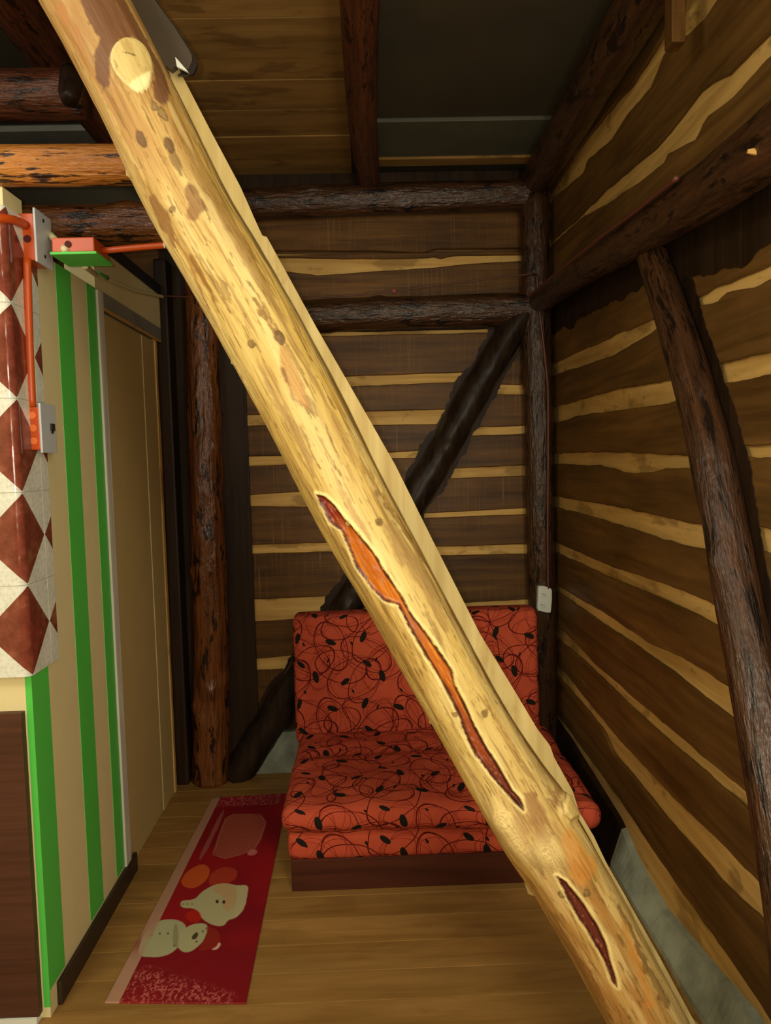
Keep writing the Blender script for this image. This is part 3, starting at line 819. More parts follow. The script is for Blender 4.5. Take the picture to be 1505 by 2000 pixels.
# grey-brown band below the middle and streaks drawn in the photo
def streak(pts, w_, c, m_, soft=0.003, jg=0.010):
    global col
    q = plog(pts)
    d2 = np.full(UU.shape, 1e9)
    wv = np.interp(np.arange(len(q)), np.linspace(0, len(q)-1, len(w_)), w_)
    for i in range(len(q)-1):
        a, b = q[i], q[i+1]; e = b-a
        h = np.clip(((UU-a[0])*e[0]+(AA-a[1])*e[1])/(e@e), 0, 1)
        d = np.sqrt((UU-a[0]-e[0]*h)**2+(AA-a[1]-e[1]*h)**2)-(wv[i]*(1-h)+wv[i+1]*h)
        d2 = np.minimum(d2, d)
    d2 = d2+jag*jg+jagf*jg*0.5
    col = mixc(col, c, (1-sm(d2, -soft, soft))*m_)
streak([(548,668),(562,715),(580,760),(598,790)], [0.004, 0.013, 0.016, 0.008], (176,128,66), 0.75)
streak([(552,720),(572,775),(590,793)], [0.001, 0.003, 0.001], (110,70,34), 0.8)
streak([(600,775),(612,795),(618,812)], [0.004, 0.006, 0.002], (150,122,72), 0.7)
streak([(500,700),(520,745),(545,790),(575,840),(600,890),(612,930)], [0.001, 0.005, 0.007, 0.009, 0.006, 0.003], (158,126,76), 0.75)
streak([(635,830),(650,870),(668,905)], [0.001, 0.002, 0.001], (120,84,40), 0.7)
streak([(648,915),(668,960),(700,1020),(726,1062)], [0.001, 0.004, 0.006, 0.002], (172,138,84), 0.7)
streak([(372,500),(392,540),(410,570),(425,610)], [0.004, 0.006, 0.004, 0.001], (130,84,36), 0.8)
streak([(345,470),(372,520),(400,590),(430,650)], [0.003, 0.004, 0.003, 0.002], (140,92,44), 0.7)
streak([(500,585),(515,615),(530,640),(545,655)], [0.004, 0.005, 0.004, 0.003], (128,88,36), 0.8, 0.002, 0.02)
streak([(300,395),(318,430),(330,450),(338,480)], [0.012, 0.020, 0.012, 0.004], (126,82,42), 0.75)
streak([(370,370),(385,400),(376,418),(395,405)], [0.010, 0.014, 0.012, 0.006], (112,68,38), 0.7)
streak([(760,1030),(790,1080),(840,1150),(870,1230)], [0.012, 0.022, 0.018, 0.006], (158,126,74), 0.7, 0.006, 0.02)
streak([(735,960),(790,1040),(850,1130),(930,1260),(1010,1370)], [0.003, 0.006, 0.005, 0.006, 0.004], (112,76,32), 0.65, 0.004, 0.024)
streak([(700,900),(760,985),(830,1090)], [0.004, 0.006, 0.004], (150,108,44), 0.6, 0.004, 0.024)
streak([(826,1180),(850,1230),(868,1270)], [0.001, 0.005, 0.001], (140,108,58), 0.7)
streak([(980,1300),(1010,1360),(1040,1420),(1075,1490)], [0.008, 0.014, 0.014, 0.006], (122,84,40), 0.6, 0.005, 0.03)
streak([(1035,1560),(1050,1600),(1062,1650)], [0.014, 0.016, 0.010], (150,110,66), 0.75, 0.004, 0.02)
streak([(1085,1500),(1092,1530),(1080,1570)], [0.012, 0.014, 0.008], (152,112,68), 0.7, 0.004, 0.02)
streak([(1010,1600),(1025,1640),(1045,1690)], [0.008, 0.012, 0.008], (158,116,70), 0.7, 0.004, 0.02)
streak([(1040,1650),(1052,1685),(1062,1715)], [0.006, 0.008, 0.003], (118,82,44), 0.7)
streak([(1110,1640),(1135,1700),(1150,1690)], [0.018, 0.026, 0.018], (206,138,58), 0.6, 0.006, 0.02)
streak([(1215,1800),(1240,1870),(1270,1960)], [0.006, 0.010, 0.008], (196,128,50), 0.6, 0.005, 0.02)
streak([(1200,1760),(1230,1810),(1262,1890),(1300,1960)], [0.003, 0.005, 0.008, 0.010], (104,66,28), 0.7, 0.004, 0.02)
streak([(1135,1880),(1165,1930),(1190,1990)], [0.005, 0.007, 0.005], (128,88,42), 0.7, 0.003, 0.02)
for p, r_ in (((125,20),0.012),((150,60),0.006),((270,150),0.0)): 
    if r_: streak([p,(p[0]+12,p[1]+30)], [r_, r_*0.6], (168,112,58), 0.6)
# pale whorls
for d_ in lump_c[:3]:
    m_ = np.exp(-(d_/0.028)**2); rg = 0.5+0.5*np.sin(d_*900+jag*14)
    col = mixc(col, (234, 212, 146), m_*0.8); col = mixc(col, (160, 116, 60), m_*sm(rg, 0.72, 0.95)*0.6)
# bark patch at the top, cut knots
col = mixc(col, (104, 68, 44), (1-sm(sdb, -0.002, 0.003))*0.92)
dk = np.sqrt(np.maximum(0, -sdk))
ring = 0.5+0.5*np.sin(sdk*700)
col = np.where((sdk < 0)[..., None], mixc(np.zeros_like(col)+c3((206, 182, 116)), (176, 146, 84), sm(nf(20, 90, 41, 3), 0.5, 0.7)*0.7+0.08*ring), col)
col = mixc(col, (232, 218, 158), (1-sm(sdf, -0.004, 0.001))*(sdk < 0.001))
col = mixc(col, (242, 226, 170), np.exp(-((sdk+0.001)/0.0018)**2)*(AA < to_log(250, 120)[1])*0.7)
streak([(240,106),(252,108),(262,112)], [0.0006, 0.001, 0.0016], (70, 50, 24), 0.9, 0.0008, 0.0)
col = np.where((sdk2 < 0)[..., None], mixc(np.zeros_like(col)+c3((218, 192, 120)), (184, 152, 84), sm(0.5+0.5*np.sin(sdk2*1300), 0.6, 0.9)*0.4), col)
col = mixc(col, (96, 74, 40), np.exp(-((sdk2-0.001)/0.0014)**2)*0.6)
# dark knots / pegs
pegs = [((275,272),0.0085,1.7),((330,282),0.0075,1.9),((318,222),0.007,1.8),((303,207),0.006,1.2),((338,410),0.006,1.0),((490,672),0.0068,1.0),((546,659),0.0085,1.5),((680,1023),0.006,1.0),((740,1020),0.0065,1.1),((889,1394),0.0062,1.0),((946,1393),0.0065,1.0),((1097,1748),0.008,1.0),((1145,1744),0.007,1.0)]
streak([(335,298),(344,318),(352,340)], [0.006, 0.009, 0.004], (128, 100, 56), 0.85)
for (p, r_, el) in pegs:
    u0, a0 = to_log(*p); d_ = np.sqrt(((UU-u0)/el)**2+(AA-a0)**2)+jagf*0.004+jag*0.006
    col = mixc(col, (138, 112, 64) if r_ < 0.0075 else (104, 76, 44), (1-sm(d_, r_-0.001, r_+0.001))*0.9)
    col = mixc(col, (84, 56, 28), np.exp(-((d_-r_)/0.0012)**2)*0.7)
    disp += -0.0015*np.exp(-((d_-r_)/0.0012)**2)
# scars
u_s = UU
for sd, kind in ((sd1, 0), (sd2, 1)):
    ins = 1-sm(sd, -0.0006, 0.0006)
    col = mixc(col, (240, 220, 150), np.exp(-((sd-0.0045)/0.003)**2)*0.85)
    core = np.zeros_like(col)+c3((180, 96, 20)) if kind == 0 else np.zeros_like(col)+c3((98, 44, 32))
    if kind == 0:
        uu1, uu2, uu3 = to_log(780, 1180)[0], to_log(885, 1330)[0], to_log(940, 1450)[0]
        core = mixc(core, (138, 62, 30), sm(UU, uu2-0.05, uu2+0.10)*0.9)
        core = mixc(core, (168, 100, 60), np.exp(-((UU-uu1-0.04)/0.035)**2)*0.9)
        core = mixc(core, (98, 44, 32), sm(UU, uu3, uu3+0.08)*0.8)
        core = mixc(core, (122, 34, 20), 1-sm(UU, to_log(650, 1000)[0], to_log(680, 1060)[0]))
    core = mixc(core, (222, 142, 40), sm(nf(20, 260, 51, 3), 0.55, 0.65)*(0.5 if kind == 0 else 0.15)*(1-sm(UU, to_log(900, 1380)[0], to_log(950, 1460)[0])))
    core = mixc(core, (180, 122, 98), sm(nf(110, 260, 52, 2), 0.60, 0.72)*0.5)
    core = mixc(core, (72, 22, 20), (1-sm(-sd+jag*0.008, 0.0015, 0.0065))*0.9)
    col = col*(1-ins[..., None])+core*ins[..., None]
    col = mixc(col, (44, 24, 26), np.exp(-((sd+0.0002)/0.0014)**2)*sm(nf(24, 60, 53, 2), 0.48, 0.56)*0.8)
rr_ = Rlog[:, None]+disp
Vh = C_[:, None, :]+rr_[..., None]*(W_[:, None, :]*np.sin(TT)[..., None]-np.array([0, 1.0, 0])*np.cos(TT)[..., None])
Vh[..., 2] = np.clip(Vh[..., 2], 0.0, ZC-0.001)
i, j = np.meshgrid(np.arange(nU-1), np.arange(nT), indexing='ij'); j2 = (j+1) % nT
Fh = np.stack([i*nT+j, (i+1)*nT+j, (i+1)*nT+j2, i*nT+j2], -1).reshape(-1, 4)
me = bpy.data.meshes.new('log_trunk')
Vf = Vh.reshape(-1, 3); org = np.array([CP[-1][0], YLG, 0.0]); Vf = Vf-org
me.vertices.add(len(Vf)); me.vertices.foreach_set('co', Vf.astype(np.float32).ravel())
me.loops.add(Fh.size); me.loops.foreach_set('vertex_index', Fh.astype(np.int32).ravel())
me.polygons.add(len(Fh)); me.polygons.foreach_set('loop_start', (np.arange(len(Fh))*4).astype(np.int32)); me.polygons.foreach_set('loop_total', np.full(len(Fh), 4, np.int32))
me.polygons.foreach_set('use_smooth', np.ones(len(Fh), bool))
me.update(calc_edges=True); me.validate()
ca = me.color_attributes.new('skin', 'FLOAT_COLOR', 'POINT')
ca.data.foreach_set('color', np.concatenate([col.reshape(-1, 3), np.ones((nU*nT, 1))], 1).astype(np.float32).ravel())
for nm, arr in (('along', UU), ('around', AA), ('wet', np.clip((1-sm(np.minimum(sd1, sd2), -0.001, 0.001)), 0, 1))):
    at_ = me.attributes.new(nm, 'FLOAT', 'POINT'); at_.data.foreach_set('value', arr.astype(np.float32).ravel())
t = NT('peeled_pine')
a1 = t.n('ShaderNodeAttribute', attribute_name='skin'); a2 = t.n('ShaderNodeAttribute', attribute_name='along'); a3 = t.n('ShaderNodeAttribute', attribute_name='around'); a4 = t.n('ShaderNodeAttribute', attribute_name='wet')
cx = t.n('ShaderNodeCombineXYZ'); t.l(t.math('MULTIPLY', a2.outputs['Fac'], 14.0), cx.inputs[0]); t.l(t.math('MULTIPLY', a3.outputs['Fac'], 260.0), cx.inputs[1])
nn = t.noise(cx.outputs[0], 1.0, 6, 0.65, 0.5)
cx2 = t.n('ShaderNodeCombineXYZ'); t.l(t.math('MULTIPLY', a2.outputs['Fac'], 34.0), cx2.inputs[0]); t.l(t.math('MULTIPLY', a3.outputs['Fac'], 120.0), cx2.inputs[1])
n2 = t.noise(cx2.outputs[0], 1.0, 4, 0.6, 0.8)
cc = t.mix(1.0, a1.outputs['Color'], t.ramp(nn, [(0.25, (0.78, 0.74, 0.66, 1)), (0.55, g(1.0)), (0.8, g(1.05))]), 'MULTIPLY')
cc = t.mix(t.math('MULTIPLY', t.ramp(n2, [(0.63, g(0)), (0.70, g(1))]), 0.55), cc, lin((132, 92, 44)))
t.color(cc); t.set('Roughness', 0.5); t.set('Specular IOR Level', 0.3)
t.l(t.math('SUBTRACT', 0.52, t.math('MULTIPLY', a4.outputs['Fac'], 0.2)), t.b.inputs['Roughness'])
t.bump(t.math('ADD', nn, t.math('MULTIPLY', n2, -0.4)), 0.45, 0.003)
me.materials.append(t.m)
hero = bpy.data.objects.new('leaning_log', me); COL.objects.link(hero); hero.location = org
tag(hero, 'huge peeled yellow log leaning across the room from ceiling to floor, with red scars', 'log')

PEG = wood('wood_peg', (122, 96, 54), (158, 128, 78), 1, 0.6, 0.3, 0, 0.3, fine=80)
for (p, r_) in (((490,672),0.0062),((546,659),0.0060),((680,1023),0.0058),((740,1020),0.0060),((889,1394),0.0060),((946,1393),0.0062),((1097,1748),0.0068),((1145,1744),0.0064)):
    u0, a0 = to_log(*p); k = int(np.argmin(abs(tt-u0))); th_ = a0/Rlog[k]
    jn = int(round((th_+math.pi)/(2*math.pi)*nT)) % nT
    sp_ = Vh[k, jn]; nn_ = W_[k]*math.sin(th_)-np.array([0, 1.0, 0])*math.cos(th_)
    MB().cyl(sp_-nn_*0.012, sp_+nn_*0.0012, r_, 11, 0, r_*0.85).build('wood_peg', PEG, hero)
# things fastened to the log: pale board behind and cleats
bz = [(310,60),(350,137),(413,259),(469,364),(500,434),(512,460),(521,463),(618,640),(698,779),(772,909),(846,1058),(937,1238),(1002,1345),(1049,1424),(1074,1457),(1081,1478),(1118,1545),(1130,1585),(1159,1633),(1184,1686),(1222,1752),(1288,1870),(1358,2000),(1530,2320)]
YBD = 1.645
rt = [at(1, YBD, *p) for p in bz]
dirv = (rt[-1]-rt[0]); dirv /= np.linalg.norm(dirv); nrm = np.array([dirv[2], 0, -dirv[0]]); nrm *= -np.sign(nrm[0])
lf = [p+nrm*0.125 for p in rt]
MBp = MB(); pts = [tuple(p) for p in rt]+[tuple(p) for p in lf[::-1]]
V = [p for p in rt]+[p for p in lf]; k_ = len(rt); F = []
V2 = [tuple(p) for p in rt]+[tuple(p) for p in lf]+[tuple(p+np.array([0, 0.022, 0])) for p in rt]+[tuple(p+np.array([0, 0.022, 0])) for p in lf]
for i in range(k_-1):
    F += [(i, i+1, k_+i+1, k_+i), (2*k_+i, 3*k_+i, 3*k_+i+1, 2*k_+i+1), (i, 2*k_+i, 2*k_+i+1, i+1), (k_+i, k_+i+1, 3*k_+i+1, 3*k_+i)]
F += [(0, k_, 3*k_, 2*k_), (k_-1, 3*k_-1, 4*k_-1, 2*k_-1)]
V2 = [(v[0], v[1], max(0.0, v[2])) for v in V2]
PBD = wood('sawn_pale_board', (178, 152, 92), (204, 182, 122), 2, 0.6, 0.15, 0, 0.2, fine=30, stain=(150, 116, 60), stain_amt=0.35)
o = mk('backing_board', V2, F, PBD); tag(o, 'pale sawn board fastened behind the right edge of the leaning log', 'board')
bmx = bmesh.new(); bmx.from_mesh(o.data); bmesh.ops.recalc_face_normals(bmx, faces=bmx.faces[:]); bmx.to_mesh(o.data); bmx.free()
cleats = []
for nme, (pa, pb, pc, lb) in enumerate([((244,310),(246,342),(300,378),'beside the orange log'), ((447,685),(451,710),(500,735),'beside the dark corner post'), ((837,1388),(838,1412),(890,1440),'in front of the sofa back'), ((1022,1716),(1031,1746),(1085,1765),'above the floor in front of the sofa')]):
    a, b, c = at(1, YBD+0.024, *pa), at(1, YBD+0.024, *pb), at(1, YBD+0.024, *pc)
    pts = [a, b, c, c+np.array([0.05, 0, 0.03]), a+np.array([0.09, 0, 0.025])]
    o = MB().poly([tuple(p) for p in pts], (0, 0.03, 0)).build('wood_cleat', PBD)
    tag(o, 'pale cleat tip left of the leaning log, ' + lb, 'cleat', 'cleats behind the leaning log')
# dark slat beside the top of the log
sl = [(-55,-400),(40,-400),(302,0),(340,52),(368,96),(374,108),(375,118),(368,134),(362,137),(343,114),(343,128),(334,136),(322,128),(262,18),(248,-4)]
PS_ = [at(1, 1.60, *p) for p in sl]; PS_ = [np.array([p[0], p[1], min(p[2], ZC-0.002)]) for p in PS_]
SLM = plain('dark_grey_slat', (62, 52, 38), 0.45, 0.2, 0.1)
slat = MB().poly([tuple(p) for p in PS_], (0, 0.016, 0)).build('dark_slat', SLM)
tag(slat, 'dark grey round-ended slat beside the top right of the leaning log', 'slat')
eb = [np.array([p[0]+0.006, 1.617, p[2]-0.001]) for p in PS_[:9]]  # black strip paints in the shading of the slat's thickness
eb2 = eb + [np.array([p[0]-0.02, 1.617, p[2]]) for p in PS_[:9]][::-1]
tag(MB().poly([tuple(p) for p in eb2], (0, 0.008, 0)).build('edge_shade', plain('edge_shade_black', (24, 14, 6), 0.5), slat), 'black strip standing in for shade on the slat edge')
wt = [at(1, 1.599, *p) for p in [(342,111),(368,141),(345,130)]]
tag(MB().poly([tuple(p) for p in wt], (0, 0.006, 0)).build('chipped_corner', PLATEW, slat), 'white chipped corner')

# ------------------------------------------------------------------ electrics
def pipe(name, pts, r, mat, parent=None, n=12):
    return logobj(name, pts, r, mat, parent, nseg=n, step=0.02, rough=0.0)
def jbox(name, lo, hi, open_ax, mat, platemat, plate, label, holes, slot=False):
    r_ = empty(name, ((lo[0]+hi[0])/2, (lo[1]+hi[1])/2, lo[2]), label, 'electrical box')
    MB().box(np.array(lo), np.array(hi), bev=0.003).build('box_body', mat, r_)
    tag(MB().box(np.array(plate[0]), np.array(plate[1]), bev=0.0015).build('cover_plate', platemat, r_), None)
    for (p, d, rad, m) in holes:
        MB().cyl(p, tuple(np.array(p)+np.array(d)), rad, 14).build('knockout', m, r_)
    return r_
b1 = jbox('junction_box', (-0.90, 2.105, 2.05), (-0.862, 2.20, 2.172), 0, ORANGE, PLATE, ((-0.861, 2.10, 2.045), (-0.855, 2.205, 2.185)),
     'orange junction box with a grey-white cover, highest box on the tiled column', [((-0.885, 2.1045, 2.145), (0, -0.002, 0), 0.009, ORANGED), ((-0.880, 2.1045, 2.105), (0, -0.002, 0), 0.010, ORANGED)])
for z_ in (2.165, 2.07):
    MB().cyl((-0.855, 2.15, z_), (-0.853, 2.15, z_), 0.005, 10).build('screw', DARKP, b1)
b2 = jbox('switch_box', (-0.905, 2.085, 1.548), (-0.868, 2.17, 1.662), 0, ORANGE, PLATE, ((-0.867, 2.08, 1.54), (-0.861, 2.175, 1.672)),
     'lower orange box with a grey-white plate and small dark rocker', [])
for z_ in (1.64, 1.606, 1.572):
    bm = bmesh.new(); MBk = MB().cyl((-0.885, 2.0848, z_), (-0.885, 2.083, z_), 0.0095, 16); MBk.build('knockout', plain('orange_ring', (238, 122, 58), 0.4), b2)
tag(MB().box((-0.861, 2.135, 1.600), (-0.856, 2.158, 1.620)).box((-0.861, 2.14, 1.593), (-0.858, 2.152, 1.600)).build('rocker', DARKP, b2), 'small dark rocker')
b3 = jbox('ceiling_box', (-0.808, 2.08, 2.062), (-0.698, 2.19, 2.10), 2, ORANGE, GREEN, ((-0.810, 2.07, 2.054), (-0.690, 2.20, 2.061)),
     'orange box with a green cover underneath, hung under the red-brown log', [((-0.765, 2.0795, 2.082), (0, -0.002, 0), 0.009, ORANGED)])
tag(b3.children[1], 'green painted cover')
o = pipe('conduit', [(-0.880, 2.094, 2.052), (-0.886, 2.094, 1.85), (-0.889, 2.094, 1.663)], 0.0105, ORANGE)
tag(o, 'vertical orange conduit between the two boxes on the tiled column', 'conduit')
o = pipe('conduit', [(-1.85, 1.965, 2.10), (-1.1, 1.965, 2.115), (-0.93, 1.97, 2.118), (-0.895, 2.0, 2.128), (-0.885, 2.06, 2.14), (-0.882, 2.105, 2.14)], 0.0115, ORANGE)
tag(o, 'horizontal orange conduit entering the frame at the left edge', 'conduit')
P_ = [at(1, 2.14, 190, 490), at(1, 2.14, 260, 484), at(1, 2.14, 332, 478), at(1, 2.14, 392, 474)]
P_[0][0] = -0.697
o = pipe('conduit', P_, 0.0085, ORANGE); tag(o, 'orange conduit from the green-covered box to behind the leaning log', 'conduit')
MB().cyl(P_[2]-np.array([0.016, 0, 0]), P_[2]-np.array([0.012, 0, 0]), 0.0095, 14).build('wire_tie', PLATEW, o)
a, b = at(1, 2.21, 90, 450), at(1, 2.074, 128, 489)
o = pipe('conduit', [a, b], 0.009, CONDC); tag(o, 'short cream conduit between the upper two electrical boxes', 'conduit')
pp = [at(0, XL+0.012, *p) for p in [(186, 536), (215, 547), (260, 566), (320, 580)]]
o = pipe('conduit', [at(1, 2.20, 165, 519)] + pp, [0.009, 0.008, 0.007, 0.007, 0.007], CONDC); tag(o, 'cream conduit running along the top of the striped wall to the corner post', 'conduit')
gp = [at(0, XL+0.0125, *p) for p in [(188, 534), (208, 543)]]
tag(pipe('painted_band', gp, 0.0095, plain('green_band', (92, 160, 84), 0.5), o), 'green painted length of conduit')
# cable over the back wall
cpts = [at(1, YB-0.155, 318, 578), at(1, YB-0.155, 380, 580), at(1, YB-0.155, 590, 582), at(1, YB-0.155, 690, 577), at(1, YB-0.155, 770, 569), at(1, YB-0.155, 900, 551), at(1, YB-0.155, 1045, 534)]
o = pipe('cable', cpts, 0.0035, BROWNC, n=8); tag(o, 'thin brown cable strung across the back wall above the head-height log', 'cable')
c0_ = at(1, YB-0.16, 769, 569)
tag(MB().box(c0_-0.008, c0_+0.008, bev=0.002).build('cable_clip', plain('red_clip', (150, 36, 36), 0.5), o), 'small red clip')
cv = [at(1, YB-0.16, *p) for p in [(1048, 536), (1050, 580), (1062, 680), (1070, 760), (1070, 900), (1069, 1050), (1070, 1150)]]
o = pipe('conduit', cv, 0.006, BROWNC, n=10); tag(o, 'thin reddish brown conduit down the right corner post to the white socket', 'conduit')
cb = [at(0, 0.745, *p) for p in [(1063, 553), (1110, 518), (1180, 462), (1250, 411), (1330, 347)]]
cb = [np.array([0.735, p[1], p[2]+0.0]) for p in cb]
cb[0][1] = 3.5
o = pipe('conduit', cb, 0.006, BROWNC, n=10); tag(o, 'thin dark brown conduit along the log beam of the right wall', 'conduit')
sk = empty('wall_socket', at(1, YB-0.16, 1063, 1195), 'white double socket plate on the right corner post above the sofa back', 'socket')
ys_ = YB-0.165
c_ = [at(1, ys_, *p) for p in [(1051,1146),(1056,1144.5),(1063,1145),(1074,1149),(1077,1152),(1077,1172),(1075,1196),(1068,1196.5),(1050,1192),(1049,1188),(1050,1166)]]
MB().poly([tuple(p) for p in c_], (0, 0.028, 0)).build('socket_body', PLATEW, sk)
for (x_, y_) in ((1058,1160),(1061,1161),(1064,1162),(1056,1181),(1059,1182),(1062,1183)):
    p = at(1, ys_-0.0008, x_, y_); MB().box(p-np.array([0.0012, 0.0005, 0.003]), p+np.array([0.0012, 0.002, 0.003])).build('socket_slot', DARKP, sk)
for (x_, y_) in ((1062,1166),(1060,1187)):
    p = at(1, ys_-0.0006, x_, y_); MB().box(p-np.array([0.012, 0.0004, 0.0005]), p+np.array([0.012, 0.002, 0.0005])).build('socket_seam', GREYP, sk)
# blue-black strip along the top of the side wall
o = MB().box((XL-0.02, 2.80, 2.256), (XL+0.006, 3.54, 2.30)).build('cap_strip', BLUET, wl); tag(o, 'blue-black cap strip')

# ------------------------------------------------------------------ sofa
def fabric():
    t = NT('red_swirl_fabric')
    tc = t.n('ShaderNodeTexCoord'); uv = tc.outputs['UV']
    wob = t.n('ShaderNodeTexNoise'); wob.inputs['Scale'].default_value = 7; wob.inputs['Detail'].default_value = 1
    t.l(uv, wob.inputs['Vector'])
    sb = t.n('ShaderNodeVectorMath', operation='SUBTRACT'); t.l(wob.outputs['Color'], sb.inputs[0]); sb.inputs[1].default_value = (0.5, 0.5, 0.5)
    scl = t.n('ShaderNodeVectorMath', operation='SCALE'); t.l(sb.outputs[0], scl.inputs[0]); scl.inputs['Scale'].default_value = 0.022
    uvw = t.n('ShaderNodeVectorMath', operation='ADD'); t.l(uv, uvw.inputs[0]); t.l(scl.outputs[0], uvw.inputs[1]); uvw = uvw.outputs[0]
    rs = random.Random(5)
    def layer(period, off, shapes, flatf):
        ad = t.n('ShaderNodeVectorMath', operation='ADD'); t.l(uvw if flatf else uv, ad.inputs[0]); ad.inputs[1].default_value = (off[0], off[1], 0)
        sc = t.n('ShaderNodeVectorMath', operation='SCALE'); t.l(ad.outputs[0], sc.inputs[0]); sc.inputs['Scale'].default_value = 1/period
        fr = t.n('ShaderNodeVectorMath', operation='FRACTION'); t.l(sc.outputs[0], fr.inputs[0])
        acc = None
        for (cx, cy, rx, ry, ang, kind, wd) in shapes:
            mp = t.n('ShaderNodeMapping', vector_type='TEXTURE'); t.l(fr.outputs[0], mp.inputs['Vector'])
            mp.inputs['Location'].default_value = (cx, cy, 0); mp.inputs['Rotation'].default_value = (0, 0, ang); mp.inputs['Scale'].default_value = (rx, ry, 1)
            cl_ = t.n('ShaderNodeVectorMath', operation='MULTIPLY'); t.l(mp.outputs[0], cl_.inputs[0]); cl_.inputs[1].default_value = (1, 1, 0)
            ln = t.n('ShaderNodeVectorMath', operation='LENGTH'); t.l(cl_.outputs[0], ln.inputs[0])
            if kind == 'ring':
                d = t.math('ABSOLUTE', t.math('SUBTRACT', ln.outputs['Value'], 1.0)); m_ = t.math('LESS_THAN', d, wd/period/min(rx, ry))
            else:
                m_ = t.math('LESS_THAN', ln.outputs['Value'], 1.0)
            acc = m_ if acc is None else t.math('MAXIMUM', acc, m_)
        return acc
    w1, w2 = 0.0016, 0.0009
    w1, w2 = 0.0017, 0.0010
    A1 = [(.36,.40,.33,.19,.55), (.62,.62,.20,.34,.35)]
    bold = layer(0.33, (0.0, 0.05), [a+('ring', w1) for a in A1], True)
    thin = layer(0.33, (0.0, 0.05), [(.37,.41,.30,.24,.50,'ring',w2),(.34,.43,.33,.15,.75,'ring',w2),(.30,.70,.28,.16,-.3,'ring',w2),(.32,.72,.24,.19,-.2,'ring',w2),(.72,.28,.26,.15,-.8,'ring',w2),(.64,.60,.24,.31,.45,'ring',w2),(.60,.60,.16,.36,.25,'ring',w2)], True)
    bold2 = layer(0.27, (0.11, 0.17), [(.5,.5,.44,.24,-.5,'ring',w1*0.8)], True)
    thin2 = layer(0.27, (0.11, 0.17), [(.52,.48,.40,.29,-.4,'ring',w2),(.50,.53,.44,.19,-.65,'ring',w2)], True)
    dots = layer(0.29, (0.03, 0.02), [(.15,.25,.042,.088,-.4,'dot',0),(.66,.18,.040,.084,1.2,'dot',0),(.42,.66,.044,.092,.25,'dot',0),(.86,.58,.038,.078,-.9,'dot',0),(.2,.85,.036,.078,.9,'dot',0)], False)
    thin3 = layer(0.24, (0.05, 0.03), [(.5,.5,.42,.20,1.2,'ring',w2),(.52,.48,.38,.26,1.0,'ring',w2)], True)
    bold3 = layer(0.41, (0.21, 0.13), [(.30,.33,.27,.17,-.2,'ring',w1),(.66,.62,.30,.18,.9,'ring',w1),(.3,.75,.2,.13,.3,'ring',w1)], True)
    dots2 = layer(0.21, (0.1, 0.11), [(.3,.6,.022,.045,.5,'dot',0),(.8,.25,.02,.05,-.3,'dot',0)], False)
    bold4 = layer(0.31, (0.17, 0.23), [(.45,.5,.40,.26,.35,'ring',w1*0.9),(.6,.45,.2,.33,-.5,'ring',w1*0.9)], True)
    thin4 = layer(0.31, (0.17, 0.23), [(.46,.51,.36,.30,.30,'ring',w2),(.44,.49,.41,.20,.5,'ring',w2)], True)
    base = t.ramp(t.noise(t.coord('UV', (1, 1, 1)), 6, 3), [(0.3, lin((176, 72, 48))), (0.7, lin((194, 84, 56)))])
    c = t.mix(t.math('MULTIPLY', t.math('MAXIMUM', t.math('MAXIMUM', thin, thin2), t.math('MAXIMUM', thin3, thin4)), 0.75), base, lin((116, 24, 14)))
    c = t.mix(t.math('MAXIMUM', t.math('MAXIMUM', bold, bold2), t.math('MAXIMUM', bold3, bold4)), c, lin((84, 16, 10)))
    c = t.mix(t.math('MAXIMUM', dots, dots2), c, lin((30, 24, 18)))
    t.color(c); t.set('Roughness', 0.85); t.set('Specular IOR Level', 0.15)
    wv = t.noise(t.coord('UV', (1, 1, 1)), 900, 1); t.bump(wv, 0.25, 0.001)
    return t.m
FAB = fabric()
def cushion(name, lo, hi, r, parent, defo=None, res=0.014, seed=0, label=None, uvoff=(0, 0)):
    lo, hi = np.array(lo, float), np.array(hi, float); c = (lo+hi)/2; h = (hi-lo)/2
    V = []; F = []; UVs = []
    loops_uv = []
    for ax in range(3):
        for sg in (-1, 1):
            a, b = [i for i in range(3) if i != ax]
            na, nb = max(3, int(2*h[a]/res)), max(3, int(2*h[b]/res))
            ga = np.linspace(-h[a], h[a], na+1); gb = np.linspace(-h[b], h[b], nb+1)
            base = len(V)
            for x in ga:
                for y_ in gb:
                    p = np.zeros(3); p[ax] = sg*h[ax]; p[a] = x; p[b] = y_
                    V.append(p)
                    w_ = c+p
                    if ax == 2: UVs.append((w_[0], w_[1]))
                    elif ax == 1: UVs.append((w_[0], lo[1]-(hi[2]-w_[2])))
                    else: UVs.append((w_[0]+sg*(hi[2]-w_[2]), w_[1]))
            for i in range(na):
                for j in range(nb):
                    q = (base+i*(nb+1)+j, base+(i+1)*(nb+1)+j, base+(i+1)*(nb+1)+j+1, base+i*(nb+1)+j+1)
                    F.append(q)
    P = np.array(V); inner = np.clip(P, -(h-r), h-r); d = P-inner; n_ = np.linalg.norm(d, axis=1)[:, None]
    P = np.where(n_ > 1e-9, inner+d/np.maximum(n_, 1e-9)*r, P)
    W = c+P
    if defo is not None: W = defo(W, P/h)
    uvs = np.array(UVs)+np.array(uvoff)
    me_o = mk(name, W, F, FAB, parent, True, uv=uvs)
    bm = bmesh.new(); bm.from_mesh(me_o.data)
    bmesh.ops.remove_doubles(bm, verts=bm.verts[:], dist=0.0002); bmesh.ops.recalc_face_normals(bm, faces=bm.faces[:])
    bm.to_mesh(me_o.data); bm.free()
    me_o.data.polygons.foreach_set('use_smooth', np.ones(len(me_o.data.polygons), bool))
    if label: me_o['label'] = label
    return me_o
